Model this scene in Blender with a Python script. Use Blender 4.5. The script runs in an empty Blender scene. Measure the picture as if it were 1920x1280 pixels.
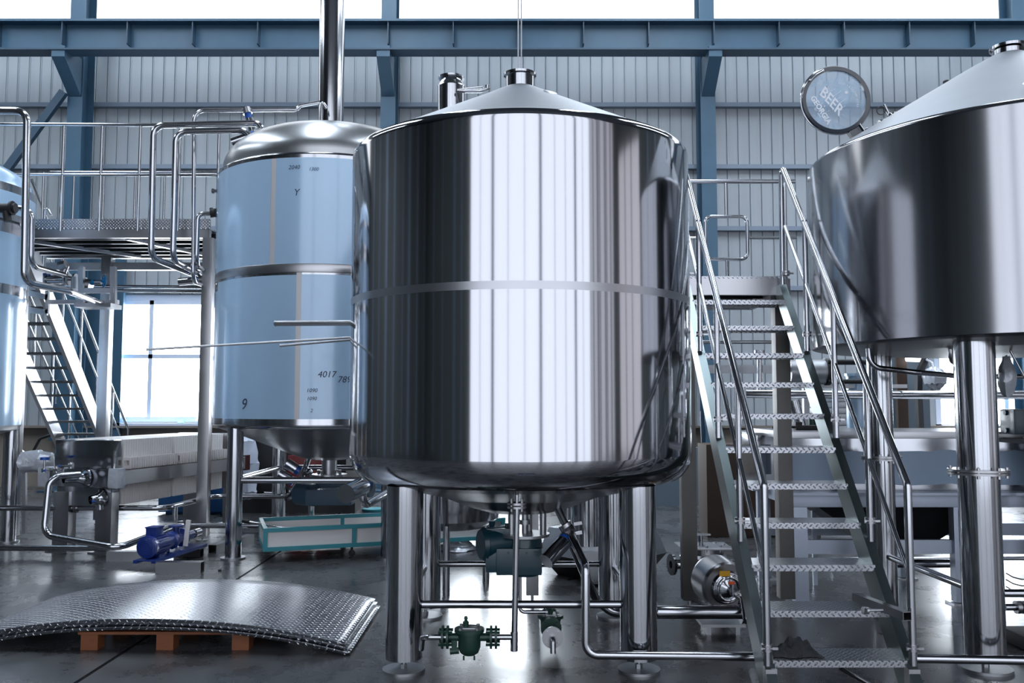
import bpy, bmesh, math, random
from mathutils import Vector, Matrix
random.seed(7)
sc = bpy.context.scene
COL = sc.collection
R = math.radians
F = 1640.0; P = R(4.0); HC = 1.6; CP, SP = math.cos(P), math.sin(P)

# ---------------- camera, world, light, exposure ----------------
cam_d = bpy.data.cameras.new('camera'); cam_d.lens = F / 1920 * 36; cam_d.sensor_width = 36
cam = bpy.data.objects.new('camera', cam_d); COL.objects.link(cam)
cam.location = (0, 0, HC); cam.rotation_euler = (R(90) + P, 0, 0)
cam_d.clip_end = 200
sc.camera = cam
sc.view_settings.view_transform = 'Standard'; sc.view_settings.look = 'None'
sc.view_settings.gamma = 1; sc.view_settings.use_curve_mapping = False
sc.view_settings.exposure = 0.22
w = bpy.data.worlds.new('world'); sc.world = w; w.use_nodes = True
bg = w.node_tree.nodes['Background']
bg.inputs[0].default_value = (0.80, 0.90, 1.0, 1); bg.inputs[1].default_value = 1.2
sc.cycles.caustics_reflective = False; sc.cycles.caustics_refractive = False
sc.cycles.sample_clamp_indirect = 5.0
sc.cycles.max_bounces = 10; sc.cycles.diffuse_bounces = 4; sc.cycles.glossy_bounces = 6
DAY_FRONT = 1.7     # daylight through the translucent doors behind the camera
ROOF_FILL = 14.0       # unseen glowing roof strips, added to light the hall from above
DAY_BACK = 16.0       # windows in the back wall

def at(x, y, Y):
    a = (x - 960) / F; b = (640 - y) / F
    dy = CP - b * SP; dz = SP + b * CP
    return Vector((a / dy * Y, Y, HC + dz / dy * Y))
def fl(x, y, z=0.0):
    a = (x - 960) / F; b = (640 - y) / F
    dy = CP - b * SP; dz = SP + b * CP
    t = (z - HC) / dz
    return Vector((a * t, dy * t, z))

# ---------------- materials ----------------
MATS = {}
def nodes(name):
    m = bpy.data.materials.new(name); m.use_nodes = True
    nt = m.node_tree; b = nt.nodes['Principled BSDF']
    MATS[name] = m
    return m, nt, b
def N(nt, t, **kw):
    n = nt.nodes.new(t)
    for k, v in kw.items(): setattr(n, k, v)
    return n
def mth(nt, op, a, b=None, c=None):
    n = nt.nodes.new('ShaderNodeMath'); n.operation = op
    for i, v in enumerate((a, b, c)):
        if v is None: continue
        if isinstance(v, (int, float)): n.inputs[i].default_value = v
        else: nt.links.new(v, n.inputs[i])
    return n.outputs[0]
def simple(name, col, rough=.5, metal=0.0, noise=0.0, nscale=6.0, stretch=(1, 1, 1), rvar=0.0, bump=0.0, bscale=40, coat=0.0):
    m, nt, b = nodes(name)
    b.inputs['Base Color'].default_value = (*col, 1)
    b.inputs['Roughness'].default_value = rough; b.inputs['Metallic'].default_value = metal
    if coat: b.inputs['Coat Weight'].default_value = coat; b.inputs['Coat Roughness'].default_value = .08
    if noise or rvar or bump:
        tc = N(nt, 'ShaderNodeTexCoord'); mp = N(nt, 'ShaderNodeMapping'); mp.inputs['Scale'].default_value = stretch
        nt.links.new(tc.outputs['Object'], mp.inputs[0])
        nz = N(nt, 'ShaderNodeTexNoise'); nz.inputs['Scale'].default_value = nscale; nz.inputs['Detail'].default_value = 5
        nt.links.new(mp.outputs[0], nz.inputs['Vector'])
        if noise:
            mx = N(nt, 'ShaderNodeMix', data_type='RGBA')
            mx.inputs['A'].default_value = (*[c * (1 - noise) for c in col], 1)
            mx.inputs['B'].default_value = (*[min(1, c * (1 + noise)) for c in col], 1)
            nt.links.new(nz.outputs['Fac'], mx.inputs['Factor']); nt.links.new(mx.outputs['Result'], b.inputs['Base Color'])
        if rvar:
            nt.links.new(mth(nt, 'MULTIPLY_ADD', nz.outputs['Fac'], rvar, rough - rvar / 2), b.inputs['Roughness'])
        if bump:
            n2 = N(nt, 'ShaderNodeTexNoise'); n2.inputs['Scale'].default_value = bscale; n2.inputs['Detail'].default_value = 3
            nt.links.new(mp.outputs[0], n2.inputs['Vector'])
            bp = N(nt, 'ShaderNodeBump'); bp.inputs['Strength'].default_value = bump; bp.inputs['Distance'].default_value = .01
            nt.links.new(n2.outputs['Fac'], bp.inputs['Height']); nt.links.new(bp.outputs[0], b.inputs['Normal'])
    return m
def emit(name, col, s):
    m, nt, b = nodes(name)
    b.inputs['Base Color'].default_value = (.6, .6, .6, 1)
    b.inputs['Emission Color'].default_value = (*col, 1); b.inputs['Emission Strength'].default_value = s
    return m

UNDERSHADE = simple('shaded_underside_steel', (.20, .205, .215), .24, 1)  # darker copy of the tank steel, dark underside reflection put into the colour
STEEL = simple('polished_steel', (.43, .44, .465), .13, 1, noise=.05, nscale=3, stretch=(1, 1, .15), rvar=.06)
SHELL = simple('tank_shell_steel', (.425, .43, .455), .085, 1, noise=.05, nscale=4, stretch=(1, 1, .12), rvar=.04)
WELD = simple('ground_weld_steel', (.40, .405, .43), .30, 1)
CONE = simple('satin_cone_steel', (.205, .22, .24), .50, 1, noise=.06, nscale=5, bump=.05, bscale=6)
PIPE = simple('pipe_steel', (.45, .46, .485), .16, 1)
BRUSH = simple('brushed_steel', (.40, .40, .415), .30, 1, noise=.12, nscale=4, rvar=.12)
POSTM = simple('dark_square_tube_steel', (.11, .107, .103), .48, 1, noise=.25, nscale=5, rvar=.1)
DOMEM = simple('dome_steel', (.40, .41, .42), .30, 1, noise=.05, nscale=4)
SHELL2 = simple('right_shell_steel', (.36, .365, .385), .15, 1, noise=.05, nscale=4, stretch=(1, 1, .12), rvar=.05)
DULL = simple('dull_steel', (.40, .41, .43), .42, 1, noise=.2, nscale=7, rvar=.15)
DARKST = simple('dark_steel', (.045, .047, .05), .35, .8)  # dark enough to also hold the shade under the right tank
STRING = simple('stringer_steel', (.17, .205, .21), .32, 1, noise=.12, nscale=5, rvar=.1)
FILM = simple('blue_protective_film', (.41, .59, .79), .20, .10, noise=.08, nscale=2.5, stretch=(1, 1, .5), rvar=.08, coat=.6)
FILM2 = simple('pale_blue_film', (.27, .36, .48), .35, .1, noise=.10, nscale=3)
BLUEPAINT = simple('blue_steel_paint', (.045, .105, .165), .45, 0, noise=.15, nscale=2)
BLUEDARK = simple('dark_blue_paint', (.03, .065, .105), .5, 0)
PURLIN = simple('galvanised_purlin', (.22, .27, .34), .45, .2)
NAVY = simple('navy_pump_paint', (.012, .035, .20), .30, 0, coat=.3)
TEALM = simple('dark_teal_paint', (.006, .038, .058), .35, 0, coat=.2)
TEAL = simple('teal_frame_paint', (.04, .26, .31), .4)
GREENM = simple('green_cast_paint', (.018, .055, .042), .4, .2)
WHITEP = simple('white_plastic', (.78, .75, .74), .5, noise=.06, nscale=4)
PLATEP = simple('filter_plate_plastic', (.76, .72, .71), .55, noise=.05, nscale=9)
ORANGEW = simple('orange_stained_wood', (.20, .065, .022), .6, noise=.35, nscale=12, stretch=(1, 8, 8))
ALU = simple('aluminium_frame', (.42, .47, .56), .45, .5, noise=.08)
BLACK = simple('black_rubber', (.012, .012, .014), .55)
REDM = simple('red_machine_paint', (.16, .012, .012), .35)
BLUEV = simple('blue_valve_plastic', (.01, .08, .38), .35)
CYANW = simple('cyan_handwheel_paint', (.01, .22, .50), .4)
ORNG = simple('orange_red_handle', (.75, .10, .02), .45)
YEL = simple('yellow_sticker', (.70, .36, .01), .5)
YELB = simple('yellow_handle', (.65, .48, .02), .45)
PLAST = simple('crumpled_film', (.55, .58, .64), .22, .15, noise=.25, nscale=14, bump=.8, bscale=18)
BAGW = simple('white_bag', (.62, .68, .80), .5, bump=.8, bscale=10)
BEIGE = simple('beige_padding', (.38, .33, .27), .8, bump=.4, bscale=20)
CARD = simple('brown_board', (.05, .03, .02), .7, noise=.2)
GREYBOX = simple('grey_cabinet_paint', (.12, .16, .20), .6)
FABRIC = simple('dark_checked_fabric', (.02, .022, .025), .9, noise=.8, nscale=40, bump=.7, bscale=40)
MUD = simple('concrete_plinth', (.22, .19, .165), .8, noise=.25, nscale=2, bump=.2)
ROOFM = simple('roof_sheet', (.05, .06, .075), .7)
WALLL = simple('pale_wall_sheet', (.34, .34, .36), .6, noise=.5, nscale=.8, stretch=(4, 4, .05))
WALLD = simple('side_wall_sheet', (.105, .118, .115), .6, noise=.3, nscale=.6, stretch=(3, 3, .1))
WFRAME = simple('white_window_frame', (.72, .80, .95), .45)
INK = simple('marker_ink', (.03, .04, .08), .6)
SIGNW = simple('sign_white', (.6, .65, .7), .5)
SIGNY = simple('sign_yellow', (.55, .36, .01), .5)
SIGNB = simple('sign_blue', (.02, .17, .45), .5)
LETTER = simple('white_lettering', (.92, .95, 1.0), .5)
RESID = simple('adhesive_residue', (.60, .57, .55), .6)
TUBEB = simple('rubber_hose', (.008, .01, .012), .4)
SKYGLASS = emit('daylit_window_glass', (.86, .93, 1.0), DAY_BACK)
CLERE = emit('daylit_clerestory_glass', (.94, .97, 1.0), 1.7)
LIDRIM = simple('dark_lid_rim', (.018, .026, .042), .25, 0, coat=.5)
ROOFGLOW = emit('added_roof_glow', (.78, .88, 1.0), ROOF_FILL)
LAMP = emit('lamp_tube_glow', (.9, .95, 1.0), 6)

def wallmat():
    m, nt, b = nodes('panel_wall_sheet')
    b.inputs['Base Color'].default_value = (.40, .455, .52, 1); b.inputs['Roughness'].default_value = .45
    tc = N(nt, 'ShaderNodeTexCoord'); mp = N(nt, 'ShaderNodeMapping'); mp.inputs['Scale'].default_value = (9, 1, .3)
    nt.links.new(tc.outputs['Object'], mp.inputs[0])
    nz = N(nt, 'ShaderNodeTexNoise'); nz.inputs['Scale'].default_value = 1.0
    nt.links.new(mp.outputs[0], nz.inputs['Vector'])
    mx = N(nt, 'ShaderNodeMix', data_type='RGBA')
    mx.inputs['A'].default_value = (.345, .385, .42, 1); mx.inputs['B'].default_value = (.42, .455, .485, 1)
    nt.links.new(nz.outputs['Fac'], mx.inputs['Factor']); nt.links.new(mx.outputs['Result'], b.inputs['Base Color'])
    return m
WALLM = wallmat()
def floormat():
    m, nt, b = nodes('polished_concrete_floor')
    tc = N(nt, 'ShaderNodeTexCoord')
    nz = N(nt, 'ShaderNodeTexNoise'); nz.inputs['Scale'].default_value = .55; nz.inputs['Detail'].default_value = 8; nz.inputs['Roughness'].default_value = .62
    n2 = N(nt, 'ShaderNodeTexNoise'); n2.inputs['Scale'].default_value = 2.3; n2.inputs['Detail'].default_value = 9; n2.inputs['Roughness'].default_value = .7
    n3 = N(nt, 'ShaderNodeTexNoise'); n3.inputs['Scale'].default_value = 14; n3.inputs['Detail'].default_value = 6
    for n in (nz, n2, n3): nt.links.new(tc.outputs['Object'], n.inputs['Vector'])
    rp = N(nt, 'ShaderNodeValToRGB')
    rp.color_ramp.elements[0].position = .35; rp.color_ramp.elements[0].color = (.034, .034, .036, 1)
    rp.color_ramp.elements[1].position = .68; rp.color_ramp.elements[1].color = (.085, .088, .094, 1)
    nt.links.new(n2.outputs['Fac'], rp.inputs[0])
    sep = N(nt, 'ShaderNodeSeparateXYZ'); nt.links.new(tc.outputs['Object'], sep.inputs[0])
    def joint(sock, off, per):
        t = mth(nt, 'MODULO', mth(nt, 'ADD', sock, off + per * 20), per)
        return mth(nt, 'LESS_THAN', mth(nt, 'ABSOLUTE', mth(nt, 'SUBTRACT', t, per / 2)), .014)
    j = mth(nt, 'MAXIMUM', joint(sep.outputs[0], 2.5 + 10, 20.0), joint(sep.outputs[1], -10.9 + 10, 20.0))
    mx = N(nt, 'ShaderNodeMix', data_type='RGBA'); mx.inputs['B'].default_value = (.012, .012, .013, 1)
    nt.links.new(rp.outputs[0], mx.inputs['A']); nt.links.new(j, mx.inputs['Factor'])
    nt.links.new(mx.outputs['Result'], b.inputs['Base Color'])
    rr = N(nt, 'ShaderNodeValToRGB'); rr.color_ramp.elements[0].position = .32; rr.color_ramp.elements[0].color = (.13,) * 3 + (1,)
    rr.color_ramp.elements[1].position = .70; rr.color_ramp.elements[1].color = (.27,) * 3 + (1,)
    nt.links.new(n2.outputs['Fac'], rr.inputs[0])
    r = mth(nt, 'MULTIPLY_ADD', nz.outputs['Fac'], .12, rr.outputs[0])
    r = mth(nt, 'MULTIPLY_ADD', n3.outputs['Fac'], .06, r)
    nt.links.new(r, b.inputs['Roughness'])
    nt.links.new(mth(nt, 'MULTIPLY_ADD', j, -.7, .7), b.inputs['Specular IOR Level'])
    b.inputs['Coat Weight'].default_value = .15; b.inputs['Coat Roughness'].default_value = .17
    bp = N(nt, 'ShaderNodeBump'); bp.inputs['Strength'].default_value = .06; bp.inputs['Distance'].default_value = .01
    nt.links.new(n2.outputs['Fac'], bp.inputs['Height']); nt.links.new(bp.outputs[0], b.inputs['Normal'])
    return m
FLOORM = floormat()
def checker(name, cell, col=(.40, .41, .44), rough=.26):
    m, nt, b = nodes(name)
    b.inputs['Metallic'].default_value = 1; b.inputs['Roughness'].default_value = rough
    tc = N(nt, 'ShaderNodeTexCoord'); sep = N(nt, 'ShaderNodeSeparateXYZ'); nt.links.new(tc.outputs['Object'], sep.inputs[0])
    k = .7071 / cell
    v = mth(nt, 'SUBTRACT', sep.outputs[1], sep.outputs[2])
    U = mth(nt, 'MULTIPLY', mth(nt, 'ADD', sep.outputs[0], v), k); V = mth(nt, 'MULTIPLY', mth(nt, 'SUBTRACT', sep.outputs[0], v), k)
    fu = mth(nt, 'SUBTRACT', mth(nt, 'FRACT', U), .5); fv = mth(nt, 'SUBTRACT', mth(nt, 'FRACT', V), .5)
    par = mth(nt, 'PINGPONG', mth(nt, 'ADD', mth(nt, 'FLOOR', U), mth(nt, 'FLOOR', V)), 1.0)
    def loz(a, c):
        q = mth(nt, 'ADD', mth(nt, 'POWER', mth(nt, 'ABSOLUTE', mth(nt, 'DIVIDE', a, .46)), 2), mth(nt, 'POWER', mth(nt, 'ABSOLUTE', mth(nt, 'DIVIDE', c, .17)), 2))
        return mth(nt, 'MAXIMUM', mth(nt, 'SUBTRACT', 1.0, q), 0.0)
    h = mth(nt, 'ADD', mth(nt, 'MULTIPLY', loz(fu, fv), par), mth(nt, 'MULTIPLY', loz(fv, fu), mth(nt, 'SUBTRACT', 1.0, par)))
    bp = N(nt, 'ShaderNodeBump'); bp.inputs['Strength'].default_value = 1.0; bp.inputs['Distance'].default_value = .007
    nt.links.new(h, bp.inputs['Height']); nt.links.new(bp.outputs[0], b.inputs['Normal'])
    nz = N(nt, 'ShaderNodeTexNoise'); nz.inputs['Scale'].default_value = 3; nz.inputs['Detail'].default_value = 5
    mx = N(nt, 'ShaderNodeMix', data_type='RGBA'); mx.inputs['A'].default_value = (*[c * .75 for c in col], 1); mx.inputs['B'].default_value = (*[c * 1.15 for c in col], 1)
    nt.links.new(nz.outputs['Fac'], mx.inputs['Factor'])
    m2 = N(nt, 'ShaderNodeMix', data_type='RGBA'); m2.inputs['B'].default_value = (.82, .83, .86, 1)
    nt.links.new(mx.outputs['Result'], m2.inputs['A']); nt.links.new(h, m2.inputs['Factor']); nt.links.new(m2.outputs['Result'], b.inputs['Base Color'])
    return m
TREADM = checker('checker_plate_tread', .026, rough=.28)
SHEETM = checker('checker_plate_sheet', .036, (.30, .31, .34), .28)

def glassmat():
    m, nt, b = nodes('smeared_lid_glass')
    b.inputs['Base Color'].default_value = (.50, .68, .86, 1); b.inputs['Roughness'].default_value = .12
    tc = N(nt, 'ShaderNodeTexCoord')
    nz = N(nt, 'ShaderNodeTexNoise'); nz.inputs['Scale'].default_value = 6; nz.inputs['Detail'].default_value = 4; nz.inputs['Distortion'].default_value = .5
    nt.links.new(tc.outputs['Object'], nz.inputs['Vector'])
    rp = N(nt, 'ShaderNodeValToRGB'); rp.color_ramp.elements[0].position = .42; rp.color_ramp.elements[0].color = (.24,) * 3 + (1,)
    rp.color_ramp.elements[1].position = .72; rp.color_ramp.elements[1].color = (.55,) * 3 + (1,)
    nt.links.new(nz.outputs['Fac'], rp.inputs[0]); nt.links.new(rp.outputs[0], b.inputs['Alpha'])
    return m
LIDGLASS = glassmat()

# ---------------- mesh helpers ----------------
ORG = {}
class MB:
    def __init__(s): s.bm = bmesh.new()
    def verts(s, pts): return [s.bm.verts.new(p) for p in pts]
    def face(s, vs):
        try: s.bm.faces.new(vs)
        except ValueError: pass
    def box(s, c, d, rz=0, M=None, bev=0):
        c = Vector(c); h = Vector(d) / 2
        Mx = M if M is not None else Matrix.Rotation(rz, 3, 'Z')
        v = s.verts([c + Mx @ Vector((sx * h.x, sy * h.y, sz * h.z)) for sz in (-1, 1) for sy in (-1, 1) for sx in (-1, 1)])
        fs = []
        for q in ((0, 2, 3, 1), (4, 5, 7, 6), (0, 1, 5, 4), (2, 6, 7, 3), (0, 4, 6, 2), (1, 3, 7, 5)):
            fs.append(s.bm.faces.new([v[i] for i in q]))
        if bev:
            es = list({e for f in fs for e in f.edges})
            bmesh.ops.bevel(s.bm, geom=es, offset=bev, segments=2, affect='EDGES', profile=.7)
        return s
    def bar(s, a, b, w, h, up=(0, 0, 1), bev=0):     # rectangular bar from a to b
        a = Vector(a); b = Vector(b); d = (b - a); L = d.length; d.normalize()
        up = Vector(up); x = d.cross(up)
        if x.length < 1e-4: x = d.cross(Vector((1, 0, 0)))
        x.normalize(); z = x.cross(d)
        M = Matrix((x, d, z)).transposed()
        return s.box((a + b) / 2, (w, L, h), M=M, bev=bev)
    def tube(s, pts, r, n=12, bend=0.0, cap=True, rs=None):
        pts = [Vector(p) for p in pts]
        if bend and len(pts) > 2:
            q = [pts[0]]
            for i in range(1, len(pts) - 1):
                p, a, b = pts[i], pts[i - 1] - pts[i], pts[i + 1] - pts[i]
                la, lb = a.length, b.length; a.normalize(); b.normalize()
                ang = a.angle(b)
                if ang > 3.1: q.append(p); continue
                t = min(bend / math.tan(ang / 2), la * .48, lb * .48)
                p0, p2 = p + a * t, p + b * t
                k = 6
                rr = t * math.tan(ang / 2); cdir = (a + b).normalized(); cen = p + cdir * (rr / math.sin(ang / 2))
                u0 = p0 - cen; u2 = p2 - cen; tot = u0.angle(u2)
                for j in range(k + 1):
                    f = j / k
                    q.append(cen + (u0 * math.sin((1 - f) * tot) + u2 * math.sin(f * tot)) / math.sin(tot))
            q.append(pts[-1]); pts = q
        d0 = (pts[1] - pts[0]).normalized()
        nrm = d0.orthogonal().normalized()
        rings = []
        for i, p in enumerate(pts):
            if i == 0: d = d0
            elif i == len(pts) - 1: d = (pts[i] - pts[i - 1]).normalized()
            else: d = ((pts[i] - pts[i - 1]).normalized() + (pts[i + 1] - pts[i]).normalized()).normalized()
            nrm = (nrm - d * nrm.dot(d)).normalized(); bn = d.cross(nrm)
            ri = rs[i] if rs else r
            rings.append(s.verts([p + (nrm * math.cos(t) + bn * math.sin(t)) * ri for t in [2 * math.pi * k / n for k in range(n)]]))
        for a, b in zip(rings, rings[1:]):
            for k in range(n): s.face((a[k], a[(k + 1) % n], b[(k + 1) % n], b[k]))
        if cap: s.face(rings[0][::-1]); s.face(rings[-1])
        return s
    def cyl(s, a, b, r, r2=None, n=24):
        return s.tube([a, b], r, n=n, rs=[r, r if r2 is None else r2])
    def lathe(s, prof, c=(0, 0, 0), axis=(0, 0, 1), n=64, a0=0.0, a1=2 * math.pi):
        c = Vector(c); z = Vector(axis).normalized(); x = Vector((0, -1, 0)) if abs(z.z) > .9 else z.orthogonal().normalized(); x = (x - z * x.dot(z)).normalized(); y = z.cross(x)
        full = abs(a1 - a0 - 2 * math.pi) < 1e-5
        m = n if full else n + 1
        q = [prof[0]]
        for p0, p1 in zip(prof, prof[1:]):
            L = math.hypot(p1[0] - p0[0], p1[1] - p0[1])
            if L > .09:
                for f in (.012 / L, .5, 1 - .012 / L): q.append((p0[0] + (p1[0] - p0[0]) * f, p0[1] + (p1[1] - p0[1]) * f))
            q.append(p1)
        prof = q
        rings = []
        for (r, h) in prof:
            if r < 1e-6: rings.append([s.bm.verts.new(c + z * h)])
            else: rings.append(s.verts([c + z * h + (x * math.cos(t) + y * math.sin(t)) * r for t in [a0 + (a1 - a0) * k / n for k in range(m)]]))
        for a, b in zip(rings, rings[1:]):
            for k in range(n):
                k2 = (k + 1) % m
                if len(a) == 1 and len(b) == 1: continue
                if len(a) == 1: s.face((a[0], b[k2], b[k]))
                elif len(b) == 1: s.face((a[k], a[k2], b[0]))
                else: s.face((a[k], a[k2], b[k2], b[k]))
        return s
    def prism(s, pts, ext):
        ext = Vector(ext); a = s.verts([Vector(p) for p in pts]); b = s.verts([Vector(p) + ext for p in pts])
        s.face(a[::-1]); s.face(b); n = len(a)
        for k in range(n): s.face((a[k], a[(k + 1) % n], b[(k + 1) % n], b[k]))
        return s
    def torus(s, c, r, rt, axis=(0, 0, 1), n=48, m=10):
        prof = [(r + rt * math.cos(t), rt * math.sin(t)) for t in [2 * math.pi * k / m for k in range(m + 1)]]
        return s.lathe(prof, c, axis, n)
    def build(s, name, mat, parent=None, origin=None, smooth=38):
        if parent is not None: org = ORG[parent.name]
        elif origin is not None: org = Vector(origin)
        else:
            vs = [v.co for v in s.bm.verts]
            org = Vector(((min(v.x for v in vs) + max(v.x for v in vs)) / 2, (min(v.y for v in vs) + max(v.y for v in vs)) / 2, min(v.z for v in vs)))
        bmesh.ops.recalc_face_normals(s.bm, faces=s.bm.faces)
        me = bpy.data.meshes.new(name)
        for v in s.bm.verts: v.co -= org
        s.bm.to_mesh(me); s.bm.free()
        me.materials.append(mat)
        for p in me.polygons: p.use_smooth = True
        me.set_sharp_from_angle(angle=R(smooth))
        o = bpy.data.objects.new(name, me); COL.objects.link(o)
        if parent is not None: o.parent = parent
        else: o.location = org
        ORG[o.name] = org
        return o
def tag(o, label=None, cat=None, group=None, kind=None):
    if label: o['label'] = label
    if cat: o['category'] = cat
    if group: o['group'] = group
    if kind: o['kind'] = kind
    return o
def thing(name, label, cat, loc, group=None):
    o = bpy.data.objects.new(name, None); COL.objects.link(o); o.location = loc; o.empty_display_size = .1
    ORG[o.name] = Vector(loc)
    return tag(o, label, cat, group)
def struct(name, mb, mat, **k):
    return tag(mb.build(name, mat, **k), kind='structure')
def copy_tree(o, delta=(0, 0, 0), label=None, parent=None):
    c = o.copy(); COL.objects.link(c)
    if parent is None:
        c.location = o.location + Vector(delta)
        if label: c['label'] = label
        ORG[c.name] = Vector(c.location)
    else: c.parent = parent; ORG[c.name] = ORG[parent.name]
    for ch in [x for x in bpy.data.objects if x.parent == o]: copy_tree(ch, parent=c)
    return c
def text_into(mb, body, size, M, shear=0.0, depth=.002, bold=0.0):
    cu = bpy.data.curves.new('lettering', 'FONT'); cu.body = body; cu.size = size; cu.extrude = depth / 2
    cu.align_x = 'CENTER'; cu.align_y = 'CENTER'; cu.shear = shear; cu.offset = bold; cu.resolution_u = 3
    o = bpy.data.objects.new('lettering', cu); COL.objects.link(o)
    dg = bpy.context.evaluated_depsgraph_get(); me = bpy.data.meshes.new_from_object(o.evaluated_get(dg))
    me.transform(M); mb.bm.from_mesh(me)
    bpy.data.objects.remove(o); bpy.data.curves.remove(cu); bpy.data.meshes.remove(me)
def facing(p, right=(1, 0, 0), up=(0, 0, 1)):
    r = Vector(right).normalized(); u = Vector(up).normalized(); n = r.cross(u)
    M = Matrix((r, u, n)).transposed().to_4x4(); M.translation = Vector(p); return M
# ---------------- the building ----------------
YW = 17.0
m = MB(); m.box((0, 6, -.1), (46, 30, .2)); struct('floor', m, FLOORM, origin=(0, 0, 0))
# back wall: ribbed sheet above a concrete plinth, with real openings for two windows
def ribbed(mb, x0, x1, z0, z1, Y, pitch=.2235):
    xs = []
    k0 = math.floor(x0 / pitch); x = x0; prof = [(x0, 0)]
    k = k0 + 1
    while k * pitch < x1 - .05:
        c = k * pitch
        if c - .02 > x0: prof += [(c - .014, 0), (c - .009, .022), (c + .004, .022), (c + .009, -.012), (c + .022, -.012), (c + .026, 0)]
        k += 1
    prof.append((x1, 0))
    lo = mb.verts([(px, Y + d, z0) for px, d in prof]); hi = mb.verts([(px, Y + d, z1) for px, d in prof])
    for i in range(len(prof) - 1): mb.face((lo[i], lo[i + 1], hi[i + 1], hi[i]))
W1 = (at(216, 560, YW).x, at(396, 560, YW).x, at(300, 786, YW).z, at(300, 558, YW).z)
W2 = (at(1760, 800, YW).x, at(1990, 800, YW).x, at(1800, 800, YW).z, at(300, 558, YW).z)
W3 = (at(440, 560, YW).x, at(640, 560, YW).x, W1[2], W1[3]); W4 = (at(850, 560, YW).x, at(1010, 560, YW).x, W1[2], W1[3])
m = MB(); xp = -23
for W in (W1, W3, W4, W2):
    ribbed(m, xp, W[0], 1.15, 8.75, YW); ribbed(m, W[0], W[1], W[3], 8.75, YW)
    if W[2] > 1.2: ribbed(m, W[0], W[1], 1.15, W[2], YW)
    xp = W[1]
ribbed(m, xp, 23, 1.15, 8.75, YW)
struct('wall_back', m, WALLM, origin=(0, YW, 0), smooth=15)
m = MB(); m.box((0, YW + .1, .56), (46, .44, 1.12)); m.box((0, YW - .02, 1.14), (46, .5, .04)); struct('baseboard_back', m, MUD)
def window(name, W, mull, trans, mat=SKYGLASS):
    x0, x1, z0, z1 = W
    f = MB(); t = .10
    for z in (z0, z1): f.box(((x0 + x1) / 2, YW + .02, z), (x1 - x0 + t, .09, t))
    for x in (x0, x1): f.box((x, YW + .02, (z0 + z1) / 2), (t, .09, z1 - z0))
    for x in mull: f.box((x, YW + .01, (z0 + z1) / 2), (t * .8, .08, z1 - z0))
    for z in trans: f.box(((x0 + x1) / 2, YW + .01, z), (x1 - x0, .08, t * .8))
    o = struct(name, f, WFRAME)
    g = MB(); g.box(((x0 + x1) / 2, YW + .06, (z0 + z1) / 2), (x1 - x0, .012, z1 - z0))
    g.build('pane', mat, o)
window('window_1', W1, [at(285, 600, YW).x], [at(300, 668, YW).z, at(300, 567, YW).z])
window('window_2', W2, [at(1880, 600, YW).x], [at(300, 668, YW).z])
window('window_12', W3, [(W3[0] + W3[1]) / 2], [at(300, 668, YW).z]); window('window_13', W4, [(W4[0] + W4[1]) / 2], [at(300, 668, YW).z])
m = MB(); m.box(((W1[0] + W1[1]) / 2, YW - .1, W1[2] - .09), (W1[1] - W1[0] + .3, .3, .05)); struct('trim_1', m, WFRAME)
# galvanised rails across the sheeting
for i, yy in enumerate((196, 312, 428, 540)):
    z = at(960, yy, YW - .12).z
    m = MB(); m.box((0, YW - .075, z), (46, .12, .085))
    struct('trim_%d' % (i + 2), m, PURLIN)
# clerestory glazing above the crane girder
m = MB(); m.box((0, YW + .12, 10.3), (46, .02, 3.1)); o = struct('window_3', m, CLERE)
m = MB(); m.box((0, 6, 11.9), (46, 30, .2)); struct('ceiling', m, ROOFM)
for i, x in enumerate((-15, -9, -3, 3, 9, 15)):
    m = MB(); m.box((x, 9.7, 11.77), (1.3, 10, .03)); struct('window_%d' % (i + 4), m, ROOFGLOW)  # unseen strips added for overhead brightness
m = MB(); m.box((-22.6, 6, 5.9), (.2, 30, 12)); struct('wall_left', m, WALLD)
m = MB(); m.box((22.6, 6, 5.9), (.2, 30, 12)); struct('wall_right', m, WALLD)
# opposite wall behind the camera with a broad daylit sliding door front
YF = -7.0
DX0, DX1, DH = -7.7, 12.2, 11.3
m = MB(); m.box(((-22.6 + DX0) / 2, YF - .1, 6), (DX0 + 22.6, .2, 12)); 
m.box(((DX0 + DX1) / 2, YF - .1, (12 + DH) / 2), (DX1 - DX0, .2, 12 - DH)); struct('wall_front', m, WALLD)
m = MB(); m.box(((22.6 + DX1) / 2, YF - .1, 6), (22.6 - DX1, .2, 12)); struct('wall_front_right', m, WALLL)
m = MB(); m.box((17.4, YF + .03, 5.6), (10.0, .03, 11.2)); struct('added_glow_front', m, emit('added_grey_glow', (.90, .90, 1.0), .60))  # glowing sheet added over the dim wall to brighten its reflection
def doorglass():
    mm, nt, b = nodes('daylit_door_sheet')
    b.inputs['Base Color'].default_value = (.6, .6, .6, 1); b.inputs['Roughness'].default_value = .6
    b.inputs['Emission Color'].default_value = (.84, .89, 1.0, 1); b.inputs['Emission Strength'].default_value = DAY_FRONT
    return mm
m = MB(); m.box(((DX0 + DX1) / 2, YF - .12, DH / 2), (DX1 - DX0, .02, DH)); g = struct('door_1', m, doorglass())
m = MB()
for x in (-5.9, -1.7, .55, 4.9, 6.7, 10.3): m.box((x, YF, DH / 2), (.07, .05, DH))
m.build('panel_joint', BLUEPAINT, g)
m = MB()
for x in (-3.9, 2.75, 8.6): m.box((x, YF + .02, DH / 2), (.34, .12, DH))
m.build('door_post', BLUEPAINT, g)
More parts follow.
